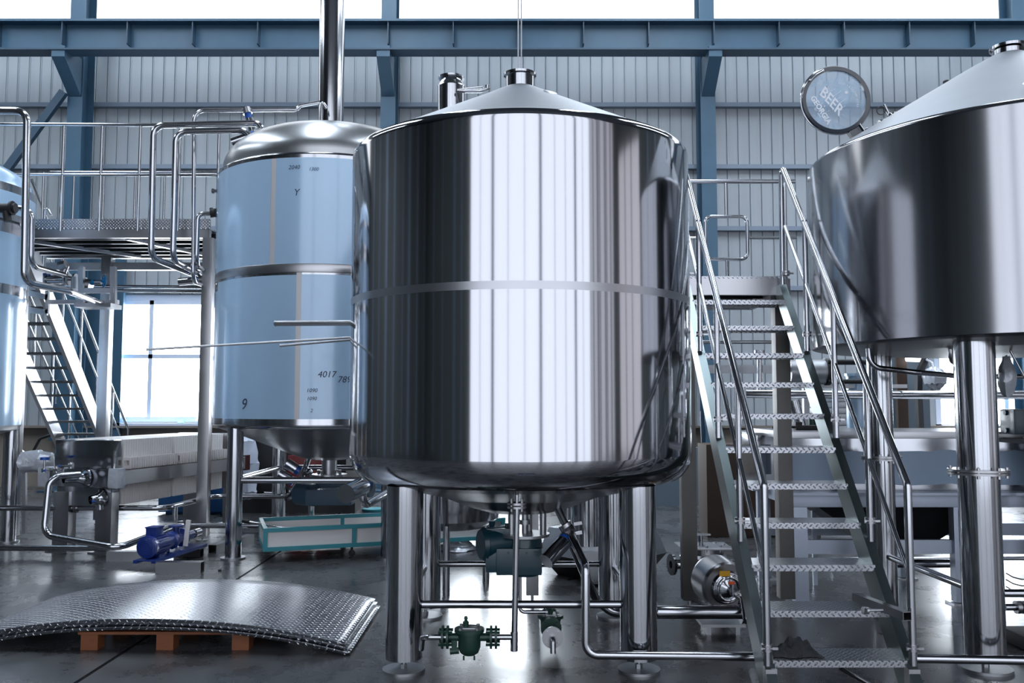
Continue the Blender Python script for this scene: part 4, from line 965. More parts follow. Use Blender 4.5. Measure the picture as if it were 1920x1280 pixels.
# ---------------- left catwalk ----------------
KW = thing('steel_catwalk', 'high steel catwalk with checker plate kick board and rails, at left', 'catwalk', (-4.7, 11, 0))
YA, YBk = 10.25, 11.75
zk = at(200, 430, YA).z
xl, xr = -6.3, at(393, 430, YA).x
m = MB(); m.box(((xl + xr) / 2, YA + .03, zk + .07 - .07 / 2 + .02), (xr - xl, .006, .155)); m.build('kick_board', TREADM, KW)
m = MB(); m.box(((xl + xr) / 2, YA + .03, zk - .05), (xr - xl, .07, .10)); m.build('edge_beam', BRUSH, KW); m = MB(); m.box(((xl + xr) / 2, YBk, zk - .05), (xr - xl, .07, .10)); m.build('edge_beam', BRUSH, KW)
m = MB(); m.box(((xl + xr) / 2, (YA + YBk) / 2, zk + .01), (xr - xl, YBk - YA, .012)); m.build('deck', SHEETM, KW)
for k in range(5):
    y = YA + .25 + k * .27; m = MB(); m.box(((xl + xr) / 2, y, zk - .045), (xr - xl, .05, .07)); m.build('joist', DARKST, KW)
for x0_, x1_ in ((-6.0, -5.0), (-4.6, -4.0)):
    m = MB(); m.bar((x0_, YA + .1, zk - .09), (x1_, YBk - .1, zk - .09), .06, .04); m.build('diagonal_strut', BRUSH, KW)
px1 = at(387, 700, 10.3).x; px0 = at(30, 700, 10.3).x
for x, y, sz in ((px0, 10.3, .15), (px1, 10.3, .125), (at(198, 650, 11.7).x, 11.7, .13), (at(386, 650, 11.7).x + .0, 11.7, .12)):
    m = MB(); m.box((x, y, (zk - .1 + .06) / 2), (sz, sz, zk - .16), bev=.006); l = m.build('post', BRUSH, KW)
    m = MB(); m.cyl((x, y, 0), (x, y, .015), .07); m.cyl((x, y, .01), (x, y, .07), .012); m.build('foot', DULL, l)
zr1 = at(200, 233, YA).z; zr2 = at(200, 327, YA).z
m = MB(); m.tube([(xl, YA, zr1), (at(410, 233, YA).x, YA, zr1 - .01)], .022); m.build('top_rail', PIPE, KW)
m = MB(); m.tube([(xl, YA, zr2), (at(410, 233, YA).x, YA, zr2 - .01)], .017); m.build('mid_rail', PIPE, KW)
for px in (117, 189, 261, 336, 409):
    a = at(px, 330, YA); m = MB(); m.tube([(a.x, YA, zk - .02), (a.x, YA, zr1)], .017); m.build('rail_post', PIPE, KW)
zr3 = at(200, 323, YBk).z
m = MB(); m.tube([(xl, YBk, zr3), (at(408, 323, YBk).x, YBk, zr3)], .02); m.build('back_rail', PIPE, KW)
for px in (82, 139, 195, 254, 309):
    a = at(px, 330, YBk); m = MB(); m.tube([(a.x, YBk, zk), (a.x, YBk, zr3)], .015); m.build('rail_post', PIPE, KW)
m = MB(); a = at(85, 384, 11.2); m.tube([(a.x, 11.2, zk), a, at(97, 404, 11.2)], .018, bend=.05); m.build('grab_bar', PIPE, KW)
m = MB(); yy = YA + .3; za = at(200, 490, YBk).z
m.box(((xl + xr) / 2, YBk - .0, za - .07), (xr - xl, .08, .10)); m.build('lower_beam', BRUSH, KW)
# valve manifold hung under the catwalk
VM = thing('valve_manifold', 'pipe manifold with blue handwheel hung under the left end of the catwalk', 'manifold', at(140, 560, 10.7))
y = 10.7
m = MB(); m.tube([at(85, 524, y), at(122, 524, y)], .052, n=20); m.build('cylinder', STEEL, VM)
m = MB()
for x in (86, 122, 128, 140): m.cyl(at(x, 524, y), at(x + 3, 524, y), .075, n=20)
m.tube([at(122, 521, y), at(140, 523, y), at(172, 529, y), at(190, 529, y)], .03); m.cyl(at(118, 516, y), at(125, 498, y), .03); m.cyl(at(112, 500, y), at(125, 496, y), .06, n=20); m.build('fittings', BRUSH, VM)
m = MB(); m.cyl(at(148, 529, y) + Vector((0, 0, .06)), at(148, 529, y) - Vector((0, 0, .09)), .09, n=20); m.cyl(at(158, 532, y), at(171, 535, y), .07, n=20); m.build('valve_body', DULL, VM)
m = MB(); wc = at(195, 527, y); m.torus(wc, .066, .011, (1, .9, 0), n=32, m=8)
for k in range(3):
    t = k * 2 * math.pi / 3; u1 = Vector((-.67, .74, 0)); u2 = Vector((0, 0, 1)); d = u1 * math.cos(t) + u2 * math.sin(t); m.tube([wc, wc + d * .066], .008, n=8)
m.cyl(wc + Vector((-.02, -.02, 0)), wc + Vector((.02, .02, 0)), .02, n=12); m.build('handwheel', CYANW, VM)
m = MB(); m.cyl(at(172, 529, y), at(178, 529, y), .035, n=16); m.build('blue_sleeve', CYANW, VM)
m = MB(); m.cyl(at(84, 512, y), at(84, 540, y), .022); m.cyl(at(90, 514, y), at(90, 530, y), .03); m.build('side_valve', BLUEV, VM)
m = MB()
for x in (153, 213):
    m.bar(at(x, 500, y - .1), at(x, 575, y - .1), .06, .06)
m.bar(at(90, 566, y), at(222, 566, y), .06, .05); m.bar(at(150, 545, y - .1), at(215, 545, y - .1), .08, .06); m.bar(at(150, 574, y - .1), at(218, 574, y - .1), .3, .05)
m.bar(at(50, 548, y), at(90, 558, y), .04, .07); m.bar(at(50, 580, y), at(90, 586, y), .04, .07); m.bar(at(89, 545, y), at(89, 588, y), .04, .04); m.build('support_frame', BRUSH, VM)
for i, yy in enumerate((536, 544)):
    upipe([(90, yy, 11.6), (395, yy + 2, 11.6)], .022, ('upper' if i == 0 else 'lower') + ' of two long thin pipes above the left window', 'long_pipe', grp='thin pipes above the left window')

# ---------------- left stair, descending away to the back wall ----------------
LXr, LXl = -6.97, -7.72
zs = 1.48 - .218 * 6; ys = 14.7 + .2 * 6
nst = 17
o = thing('steel_stair', 'steel stair descending behind the left catwalk towards the back wall', 'stair', ((LXr + LXl) / 2, ys, 0))
for i in range(nst):
    tread_mb(LXl + .02, LXr - .02, ys - .2 * i, zs + .218 * i, .2, -1, lip=.04).build('tread', TREADM, o)
for X in (LXl, LXr):
    pts = [(X - .03, ys + .1, 0), (X - .03, ys - .2, 0), (X - .03, ys - .2 * nst - .2, zs + .218 * nst - .1), (X - .03, ys - .2 * nst + .12, zs + .218 * nst - .02)]
    MB().prism(pts, (.06, 0, 0)).build('stringer', BRUSH, o)
    m = MB(); m.tube([(X, ys + .05, .05), (X, ys + .05, zs + .95), (X, ys - .2 * nst, zs + .218 * nst + .95)], .022, n=12, bend=.05); m.build('handrail', PIPE, o)
    m = MB(); m.tube([(X, ys + .05, zs + .5), (X, ys - .2 * nst, zs + .218 * nst + .5)], .016, n=12); m.build('mid_rail', PIPE, o)
    for k in range(1, 6):
        m = MB(); yk = ys - .2 * 3 * k; zk_ = zs + .218 * 3 * k; m.tube([(X, yk, zk_), (X, yk, zk_ + .95)], .02, n=12); m.build('rail_post', PIPE, o)
# warning sign on the column zone
sgn = thing('warning_sign', 'white warning sign with yellow triangle behind the left stair', 'sign', at(121, 750, 16.6))
p = at(121, 734, 16.6); zb2 = at(121, 757, 16.6).z; zt3 = at(121, 712, 16.6).z; wd = .26
m = MB(); m.box((p.x, 16.62, (zb2 + zt3) / 2), (wd * 1.35, .02, zt3 - zb2)); m.build('board', SIGNW, sgn)
m = MB(); tz_ = (zt3 + zb2) / 2 + .07; m.prism([(p.x - .15, 16.6, tz_ - .12), (p.x + .15, 16.6, tz_ - .12), (p.x, 16.6, tz_ + .14)], (0, .006, 0)); m.build('border', BLACK, sgn)
m = MB(); m.prism([(p.x - .12, 16.594, tz_ - .10), (p.x + .12, 16.594, tz_ - .10), (p.x, 16.594, tz_ + .10)], (0, .006, 0)); m.build('triangle', SIGNY, sgn)
m = MB(); text_into(m, '!', .15, facing((p.x, 16.59, tz_ - .025)), depth=.004, bold=.004); text_into(m, '注意安全', .085, facing((p.x, 16.6, zb2 + .07)), depth=.004); m.build('lettering', INK, sgn)
m = MB(); a = (p.x + .1, 16.9, 1.2)
m = MB(); m.box((at(165, 650, 16.8).x, 16.8, at(165, 650, 16.8).z), (1.35, .1, 3.6)); tag(m.build('blue_door_panel', BLUEPAINT), 'dark blue wall panel behind the left stair', 'panel')
m = MB(); m.tube([at(60, 850, 15.5), at(75, 822, 15.5), at(105, 812, 15.5), at(130, 815, 15.5)], .025, bend=.1, n=10); tag(m.build('rubber_hose', TUBEB), 'black hose curving below the left stair', 'hose')
m = MB(); q = at(343, 792, 16.85); m.cyl(q + Vector((-.09, 0, -.03)), q + Vector((.02, 0, -.03)), .05, n=16); tag(m.build('green_can', simple('green_can_paint', (.03, .3, .12), .4)), 'small green and yellow can on the left window sill', 'can')
m = MB(); q = at(376, 788, 16.85); m.lathe([(0, .08), (.06, .06), (.1, 0), (0, 0)], q, n=10); tag(m.build('crumpled_bag', BAGW), 'small crumpled white bag on the left window sill', 'bag')

# ---------------- filter press ----------------
ax_o = Vector((-4.615, 9.5, 0)); yaw = R(-14.5)
MR = Matrix.Rotation(yaw, 3, 'Z')
def lp(x, y, z): return ax_o + MR @ Vector((x, y, z))
FP = thing('filter_press', 'long plate filter press with white plates and steel head block, at left', 'filter press', ax_o)
def pbox(mb, c, d, bev=0): mb.box(lp(*c), d, M=MR, bev=bev)
zt4 = 1.20; zb4 = .50
m = MB(); pbox(m, (0, .06, 1.02), (.74, .14, .36), bev=.02); pbox(m, (0, .07, .60), (.70, .12, .22), bev=.01); m.build('head_block', STEEL, FP)
m = MB(); pbox(m, (0, -.03, .80), (.92, .10, .19), bev=.008); m.build('cross_bar', STEEL, FP)
for sx in (-1, 1):
    m = MB(); pbox(m, (sx * .44, -.03, .80), (.13, .13, .215), bev=.03)
    for v in m.bm.verts: v.co += Vector((random.uniform(-.006, .006),) * 3)
    m.build('wrapped_bar_end', PLAST, FP)
for sx in (-1, 1):
    m = MB(); pbox(m, (sx * .435, 1.25, .80), (.04, 2.5, .15)); m.build('side_bar', BRUSH, FP)
npl = 46; L0 = .16; pitch = .040
for k in range(npl):
    gap = .05 if k >= 21 else 0
    y = L0 + k * pitch + gap
    m = MB(); pbox(m, (0, y + pitch / 2, (zt4 + zb4) / 2), (.74, pitch * .88, zt4 - zb4), bev=.004)
    for sx in (-1, 1):
        xx = sx * .41
        pbox(m, (xx, y + pitch / 2, .99), (.09, pitch * .55, .03)); pbox(m, (xx, y + pitch / 2, .90), (.09, pitch * .55, .03)); pbox(m, (sx * .445, y + pitch / 2, .945), (.025, pitch * .55, .12), bev=.004)
    m.build('filter_plate', PLATEP, FP)
m = MB(); pbox(m, (0, 2.2, .85), (.74, .12, .7)); pbox(m, (0, 2.5, .80), (.92, .12, .2)); m.build('tail_block', STEEL, FP)
m = MB(); m.cyl(lp(0, 2.25, .85), lp(0, 2.95, .85), .09, n=24); m.build('ram', STEEL, FP)
for x, y in ((-.27, .05), (.27, .05), (-.3, 2.4), (.3, 2.4)):
    m = MB(); pbox(m, (x, y, .33), (.20, .12, .62), bev=.004); l = m.build('leg', BRUSH, FP); m = MB(); pbox(m, (x, y, .01), (.28, .22, .02)); m.build('foot_plate', DULL, l)
m = MB(); m.lathe([(0, 0), (.11, 0), (.11, .02), (.085, .03), (.06, .05), (.04, .10), (.04, .24)], lp(.11, -.08, .80), MR @ Vector((-.45, -.9, 0)), n=28); m.build('feed_port', STEEL, FP)
m = MB(); m.lathe([(0, 0), (.10, 0), (.10, .02), (.07, .04), (.045, .08), (.045, .14)], lp(.26, .0, .59), MR @ Vector((-.4, -.9, -.1)), n=28); m.build('drain_port', STEEL, FP)
# feed valves with blue knobs
for (kx, ky), (vx, vy), lb in (((112, 873), (133, 872), 'upper'), ((83, 882), (106, 880), 'lower')):
    V = thing('ball_valve', lb + ' ball valve with blue knob on the filter press feed pipe', 'valve', at(vx, vy, 9.15), 'ball valves on the filter press feed')
    m = MB(); m.cyl(at(vx, vy - 6, 9.15), at(vx, vy + 6, 9.15), .02); m.cyl(at(vx - 4, vy, 9.15), at(vx + 4, vy, 9.15), .025); m.build('body', BRUSH, V)
    m = MB(); m.tube([at(vx, vy, 9.13), at(kx, ky, 9.13)], .005, n=8); m.build('lever', DULL, V)
    m = MB(); m.lathe([(0, -.014), (.012, -.009), (.015, 0), (.012, .009), (0, .014)], at(kx, ky, 9.13), n=12); m.build('knob', BLUEV, V)
V = thing('ball_valve', 'ball valve with blue knob near the lower drain port of the filter press', 'valve', at(180, 940, 9.15), 'ball valves on the filter press feed')
m = MB(); m.cyl(at(188, 934, 9.2), at(188, 955, 9.2), .03); m.cyl(at(182, 940, 9.2), at(194, 943, 9.2), .035); m.build('body', STEEL, V)
m = MB(); m.lathe([(0, -.016), (.014, -.01), (.018, 0), (.014, .01), (0, .016)], at(175, 940, 9.15), n=12); m.build('knob', BLUEV, V)
m = MB(); q = at(84, 862, 9.4); m.cyl(q, q + Vector((0, 0, .03)), .045, n=16); o = m.build('needle_valve', BLUEV); tag(o, 'small upright valve with flat blue knob left of the press head', 'valve')
ORG[o.name] = Vector(o.location); m = MB(); m.cyl(q + Vector((0, 0, -.10)), q, .012); m.cyl(q + Vector((0, 0, -.13)), q + Vector((0, 0, -.09)), .03); m.build('stem', STEEL, o)
m = MB(); a = at(62, 865, 9.9); m.lathe([(0, .34), (.08, .32), (.12, .2), (.12, 0), (0, -.02)], a + Vector((-.12, 0, 0)), (1, .1, .02), n=18)
for v in m.bm.verts: v.co += Vector((random.uniform(-.012, .012), random.uniform(-.012, .012), random.uniform(-.012, .012)))
tag(m.build('wrapped_motor', PLAST), 'motor wrapped in crumpled clear film left of the press head', 'wrapped motor')
m = MB(); m.bar(at(46, 870, 9.95), at(46, 1000, 9.95), .04, .04); tag(m.build('thin_post', DULL), 'thin post under the film wrapped motor', 'post')
# pipes round the press and pump
z0 = .46
m = MB(); m.tube([(-6.6, 9.25, z0), fl(0, 952, z0) * 1.0, fl(312, 952, z0), fl(397, 930, z0), fl(543, 930, z0), at(566, 893, 10.15), at(580, 856, 9.95)], .030, n=18, bend=.16)
tag(m.build('drain_line', PIPE), 'long pipe running past the filter press and up to the film wrapped tank', 'pipe')
m = MB(); m.tube([at(150, 889, 9.2), at(108, 892, 9.05), at(92, 905, 9.0), at(82, 1003, 8.95), at(222, 1027, 8.75), at(325, 988, 9.5), at(340, 985, 9.7)], .034, n=18, bend=.13)
tag(m.build('feed_pipe', PIPE), 'thick feed pipe looping from the press head down to the blue pump', 'pipe')
z0 = .09
m = MB(); m.tube([fl(-30, 1027, z0), fl(225, 1027, z0)], .032, n=16); tag(m.build('floor_pipe', PIPE), 'straight floor pipe entering at the left edge below the filter press', 'pipe')
m = MB(); q = fl(355, 985, .24); m.tube([fl(355, 985, .22), (fl(470, 986, .22).x + .9, fl(355, 985, .22).y, .22)], .03, n=16); tag(m.build('pump_pipe', PIPE), 'horizontal pipe running right from the blue pump behind the tank leg', 'pipe')
m = MB()
for x in (143, 188):
    p = fl(x, 952, .46); m.cyl(p + Vector((-.015, 0, 0)), p + Vector((-.003, 0, 0)), .05, n=20); m.cyl(p + Vector((.003, 0, 0)), p + Vector((.015, 0, 0)), .05, n=20)
tag(m.build('pipe_clamp', BRUSH), 'pair of clamp rings on the long pipe before the filter press', 'clamp')
m = MB(); p = fl(329, 948, .46); m.tube([p, (p.x, p.y, .29)], .028, n=14); tag(m.build('pump_riser', PIPE), 'short riser between the blue pump and the long pipe', 'pipe')

# blue pump
BP = thing('blue_pump', 'dark blue screw pump with finned motor on a base frame, near the filter press', 'pump', (-3.35, 8.8, 0))
a = Vector((-3.46, 8.38, .235)); b = Vector((-3.33, 9.25, .235)); d = (b - a).normalized()
m = MB(); m.lathe([(0, 0), (.07, .0), (.105, .012), (.105, .05), (.098, .06), (.098, .28), (.08, .30), (0, .30)], a, d, n=40)
for k in range(24):
    t = 2 * math.pi * k / 24; s_ = Vector((math.cos(t), 0, math.sin(t))); s_ = (s_ - d * s_.dot(d)).normalized(); m.bar(a + d * .07 + s_ * .10, a + d * .28 + s_ * .10, .004, .02, up=s_)
for r in (.03, .05, .07, .088): m.torus(a - d * .002, r, .002, d, n=32, m=6)
m.build('motor', NAVY, BP)
m = MB(); p = a + d * .14 + Vector((0, 0, .13)); m.bar(p - d * .06, p + d * .07, .11, .08, bev=.008); m.bar(p - d * .065 + Vector((0, 0, .042)), p + d * .075 + Vector((0, 0, .042)), .12, .012); m.bar(p + Vector((0, 0, -.04)), p + Vector((0, .0, -.05)) + d * .03, .06, .03); m.build('terminal_box', NAVY, BP)
m = MB(); m.lathe([(.07, .30), (.075, .31), (.075, .42), (.09, .43), (.09, .46), (.06, .47), (.06, .62), (.09, .63), (.09, .66), (.045, .68), (.045, .85)], a, d, n=32)
m.cyl(a + d * .54, a + d * .54 + Vector((0, 0, .13)), .035); m.cyl(a + d * .54 + Vector((0, 0, .12)), a + d * .54 + Vector((0, 0, .135)), .075, n=24); m.bar(a + d * .45 + Vector((0, 0, -.05)), a + d * .45 + Vector((0, 0, -.12)), .14, .03); m.bar(a + d * .12 + Vector((0, 0, -.08)), a + d * .22 + Vector((0, 0, -.12)), .14, .05); m.build('casing', NAVY, BP)
m = MB(); m.bar(a - d * .05 + Vector((-.07, 0, -.125)), a + d * .95 + Vector((-.07, 0, -.125)), .04, .03); m.bar(a - d * .05 + Vector((.10, 0, -.125)), a + d * .95 + Vector((.10, 0, -.125)), .04, .03); m.bar(a - d * .06 + Vector((.015, 0, -.115)), a + d * .96 + Vector((.015, 0, -.115)), .2, .008); m.build('base_frame', NAVY, BP)
m = MB(); m.lathe([(.03, .86), (.045, .88), (.045, 1.0), (0, 1.0)], a, d, n=20); m.build('end_pipe', PIPE, BP)
m = MB(); p = a + d * .62 + Vector((.05, -.03, 0)); m.box(p + Vector((.03, 0, .05)), (.045, .02, .26), M=Matrix.Rotation(.1, 3, 'Y')); m.build('paper_tag', WHITEP, BP)
def hollow(a, b, w, h, name, label, mat=BRUSH, t=.006):
    a = Vector(a); b = Vector(b); d = (b - a).normalized(); s = d.cross(Vector((0, 0, 1))).normalized()
    m = MB()
    for k in (-1, 1):
        m.bar(a + s * k * (w / 2 - t / 2), b + s * k * (w / 2 - t / 2), t, h); m.bar(a + Vector((0, 0, k * (h / 2 - t / 2))), b + Vector((0, 0, k * (h / 2 - t / 2))), w - 2 * t, t)
    return tag(m.build(name, mat), label, 'tube', 'rectangular tubes on the floor by the blue pump')
p, q = fl(291, 1075), fl(376, 1075); hollow((p.x, p.y + .05, .052), (q.x, p.y + .05, .052), .10, .104, 'rectangular_tube', 'bright rectangular steel tube lying under the near end of the blue pump')
p, q = fl(190, 1056), fl(290, 1056); hollow((p.x, p.y + .15, .05), (q.x - .03, p.y + .15, .05), .10, .1, 'rectangular_tube', 'shaded rectangular steel tube lying left of the blue pump, under the feed pipe', DULL)
p, q = fl(340, 1046), fl(372, 1046); hollow((p.x - .1, p.y + .1, .042), (q.x, p.y + .1, .042), .10, .08, 'rectangular_tube', 'dark rectangular tube stub under the far end of the blue pump', DARKST)
p = fl(398, 1038); q = fl(470, 985); hollow((p.x, p.y, .048), (p.x + .18, p.y + .75, .048), .095, .095, 'rectangular_tube', 'rectangular steel tube pointing away between the catwalk post and tank leg')

# ---------------- teal framed trolley ----------------
ca = Vector((-2.49, 8.87, 0)); cang = math.atan2(.83, 2.4); CR = Matrix.Rotation(cang, 3, 'Z')
CT = thing('trough_trolley', 'long low trolley with teal frame and white side panels on casters', 'trolley', ca)
def cp(x, y, z): return ca + CR @ Vector((x, y, z))
Lc, Wc, c0, c1 = 2.55, .85, .115, .345
bars = []
m = MB()
for y in (0, Wc):
    for z in (c0 + .02, c1 - .02): m.bar(cp(0, y, z), cp(Lc, y, z), .04, .04)
    for x in (.02, Lc * .355, Lc * .69, Lc - .02): m.bar(cp(x, y, c0 + .01), cp(x, y, c1 - .01), .042, .042, up=CR @ Vector((0, 1, 0)))
for x in (.02, Lc - .02):
    for z in (c0 + .02, c1 - .02): m.bar(cp(x, 0, z), cp(x, Wc, z), .04, .04)
m.build('frame', TEAL, CT)
for y in (.012, Wc - .012):
    m = MB(); m.box(cp(Lc / 2, y, (c0 + c1) / 2), (Lc - .06, .012, c1 - c0 - .04), M=CR); m.build('side_panel', WHITEP, CT)
for x in (.014, Lc - .014):
    m = MB(); m.box(cp(x, Wc / 2, (c0 + c1) / 2), (.012, Wc - .06, c1 - c0 - .04), M=CR); m.build('end_panel', WHITEP, CT)
m = MB(); m.box(cp(Lc / 2, Wc / 2, c0 + .03), (Lc - .06, Wc - .06, .012), M=CR); m.build('floor_panel', WHITEP, CT)
for x, y in ((.9, .1), (.9, Wc - .1), (2.3, .1), (2.3, Wc - .1)):
    m = MB(); m.cyl(cp(x, y - .012, .035), cp(x, y + .012, .035), .035, n=20); m.bar(cp(x - .04, y, .113), cp(x + .04, y, .113), .05, .008); m.bar(cp(x, y + .02, .035), cp(x, y + .02, .112), .02, .004, up=(0, 1, 0)); m.bar(cp(x, y - .02, .035), cp(x, y - .02, .112), .02, .004, up=(0, 1, 0)); m.build('caster', BLACK, CT)
m = MB(); a, b = at(443, 974, 9.35), at(545, 992, 9.15); m.tube([a + (b - a) * .22, b], .014); o = m.build('pole', PIPE); tag(o, 'steel pole with black grip resting on the corner of the teal trolley', 'pole')
ORG[o.name] = Vector(o.location); m = MB(); m.tube([a, a + (b - a) * .25], .02); m.build('grip', BLACK, o)
m = MB(); p = cp(1.75, .45, c0 + .05)
m.lathe([(0, .03), (.12, .02), (.2, 0)], p, n=14)
for v in m.bm.verts: v.co += Vector((random.uniform(-.03, .03), random.uniform(-.03, .03), random.uniform(0, .02)))
tag(m.build('plastic_scrap', PLAST), 'crumpled film scrap lying inside the teal trolley', 'film scrap')
m = MB(); p = fl(858, 1030); m.lathe([(0, .12), (.10, .10), (.17, .04), (.2, 0), (0, 0)], p, n=16)
for v in m.bm.verts: v.co += Vector((random.uniform(-.03, .03), random.uniform(-.03, .03), random.uniform(0, .015)))
tag(m.build('film_bundle', PLAST), 'crumpled clear film on the floor left of the gear motor', 'film scrap')

# ---------------- stack of curved checker plates on a pallet ----------------
def zcurve(X, X0, X1):
    u = (X - (X0 + X1) / 2) / ((X1 - X0) / 2)
    return max(0, (1 - abs(u) ** 2.2))
SX = (-3.60, -1.055)
topz = .215
NP = 3
for k in range(NP):
    m = MB(); nx, ny = 48, 10
    dx, dy, rot = random.uniform(-.012, .012), random.uniform(-.012, .012), random.uniform(-.006, .006)
    if k == 0: dx = .03
    x0, x1 = SX[0] + dx, SX[1] + dx; y0, y1 = 5.74 + dy, 7.0 + dy
    g_ = []
    for i in range(nx + 1):
        row = []
        for j in range(-1, ny + 1):
            X = x0 + (x1 - x0) * i / nx; v = max(j, 0) / ny; Y = y0 + (y1 - y0) * v - (X + 2.3) * .05
            z = .022 + k * .0235 + (topz - .075) * zcurve(X, SX[0], SX[1]) - (.0165 if j < 0 else 0)
            row.append(m.bm.verts.new((X, Y, z + .0)))
        g_.append(row)
    for i in range(nx):
        for j in range(ny + 1): m.face((g_[i][j], g_[i + 1][j], g_[i + 1][j + 1], g_[i][j + 1]))
    nm = ['lowest checker plate of the curved stack, lying on the orange pallet', 'middle checker plate of the curved stack on the pallet', 'top checker plate of the curved stack on the orange pallet'][k]
    for v in m.bm.verts: pass
    o = m.build('checker_plate', SHEETM, origin=(SX[0], 5.74, 0), smooth=50)
    sd = o.modifiers.new('thickness', 'SOLIDIFY'); sd.thickness = .004; sd.offset = 1
    tag(o, nm, 'checker plate', 'curved checker plates')
PL = thing('pallet', 'orange wooden pallet under the curved stack of checker plates', 'pallet', (-2.25, 6.3, 0))
for y in (5.84, 6.3, 6.76):
    for x in (-2.74, -2.25, -1.76):
        m = MB(); m.box((x, y, .051), (.11, .10, .10)); m.build('block', ORANGEW, PL)
for y in (5.83, 6.05, 6.3, 6.55, 6.77):
    m = MB(); m.box((-2.25, y, .112), (1.12, .10, .018)); m.build('deck_board', ORANGEW, PL)

# ---------------- things protruding from behind the central tank ----------------
for pts, r, nm, lb in (([(516, 606, 6.6), (668, 605, 6.4)], .021, 'stub_pipe', 'thick short pipe jutting left from behind the central tank'),
                       ([(274, 655, 5.9), (668, 632, 6.3)], .0085, 'long_rod', 'long thin rod jutting far left from behind the central tank'),
                       ([(524, 648, 6.2), (668, 636, 6.4)], .0085, 'short_rod', 'shorter thin rod just below the long rod, left of the central tank')):
    a, b = at(*pts[0]), at(*pts[1]); b = b + (b - a).normalized() * .08
    m = MB(); m.tube([a, b], r, n=16); m.cyl(a, a + (b - a).normalized() * .01, r + .0015, n=16); tag(m.build(nm, DULL), lb, 'pipe')
# vessel neck behind the cone roof
NK = thing('vent_neck', 'small steel vessel neck with swing arm behind the roof of the central tank', 'vessel', at(846, 195, 7.6))
q = at(846, 200, 7.6); h = lambda y: at(846, y, 7.6).z
r = 26 / F * 7.6
m = MB(); m.lathe([(r, 2.4), (r, h(162)), (r * .8, h(155)), (r * .8, h(148)), (r * .95, h(148)), (r * .95, h(145)), (r * .7, h(145))], (q.x, 7.6, 0), n=48); m.build('neck', STEEL, NK)
m = MB(); m.tube([at(858, 171, 7.45), at(900, 171, 7.4), at(918, 164, 7.4)], .014); m.tube([at(858, 168, 7.47), at(905, 163, 7.4)], .006); m.cyl(at(914, 166, 7.4), at(914, 160, 7.4), .02); m.cyl(at(906, 167, 7.4), at(906, 163, 7.4), .01); m.build('swing_arm', PIPE, NK)
m = MB(); m.lathe([(0, 0), (.3, .02), (.42, .1), (.45, .3), (.45, 1.9), (.4, 2.1), (.1, 2.25), (0, 2.25)], (q.x, 7.75, .5), n=48); m.build('vessel_body', STEEL, NK)
for k in range(3):
    t = 2 * math.pi * k / 3 + .5; m = MB(); m.tube([(q.x + .35 * math.cos(t), 7.75 + .35 * math.sin(t), 0), (q.x + .35 * math.cos(t), 7.75 + .35 * math.sin(t), .7)], .03, n=16); m.build('leg', PIPE, NK)

# ---------------- behind the central tank legs ----------------
def sqpost(px, yb, label, w=.10, top=1.9):
    p = fl(px, yb); m = MB(); m.box((p.x, p.y, (top + .06) / 2), (w, w, top - .06), bev=.005); m.cyl((p.x, p.y, 0), (p.x, p.y, .012), .05); m.cyl((p.x, p.y, .01), (p.x, p.y, .08), .012)
    tag(m.build('square_post', BRUSH), label, 'post', 'square steel posts')
sqpost(998, 1128, 'square steel post standing behind the gear motor', top=.98)
sqpost(905, 1020, 'square steel post behind the teal trolley, seen between tank legs', w=.1, top=1.02)
m = MB()
hp = [(1016, 1004), (1088, 1004), (1100, 1110), (1040, 1110)]
cx, cy = at(1130, 1060, 8.3).x, 8.3
def frus(c, r0, r1, z0, z1, n=6, rot=0.2):
    m = MB(); a = m.verts([(c[0] + r0 * math.cos(rot + 2 * math.pi * k / n), c[1] + r0 * .6 * math.sin(rot + 2 * math.pi * k / n), z0) for k in range(n)]); b = m.verts([(c[0] + r1 * math.cos(rot + 2 * math.pi * k / n), c[1] + r1 * .6 * math.sin(rot + 2 * math.pi * k / n), z1) for k in range(n)])
    m.face(a[::-1]); m.face(b)
    for k in range(n): m.face((a[k], a[(k + 1) % n], b[(k + 1) % n], b[k]))
    return m
m = frus((cx, cy), .42, .60, .0, .20, 6, 0.0); m2 = frus((cx, cy), .60, .50, .20, .44, 6, 0.0)
o = thing('hexagonal_base', 'faceted steel base like a hexagonal tub behind the central tank legs', 'tub', (cx, cy, 0))
m.build('lower_part', DARKST, o); m2.build('upper_part', DULL, o)
m = MB(); m.box((cx + .02, cy - .4, .16), (.5, .3, .3), bev=.07); tag(m.build('rounded_tank', DULL), 'small rounded steel tank before the faceted base', 'tank')
m = MB(); p0, p1 = at(1068, 930, 7.6), at(1128, 930, 7.6); zc0 = at(1100, 1024, 7.6).z
m.cyl(((p0.x + p1.x) / 2 + .02, 7.7, zc0), ((p0.x + p1.x) / 2 + .02, 7.7, 1.5), (p1.x - p0.x) / 2, n=48); m.cyl(((p0.x + p1.x) / 2 + .02, 7.7, .44), ((p0.x + p1.x) / 2 + .02, 7.7, zc0), .08, n=20)
tag(m.build('polished_column', STEEL), 'polished upright cylinder behind the outlet valve of the central tank', 'cylinder')
m = MB(); p = at(1066, 900, 8.1); m.cyl((p.x + .0, 8.2, .44), (p.x, 8.2, 1.2), .05, n=20); tag(m.build('slim_column', STEEL), 'slim upright steel tube left of the polished cylinder', 'cylinder')

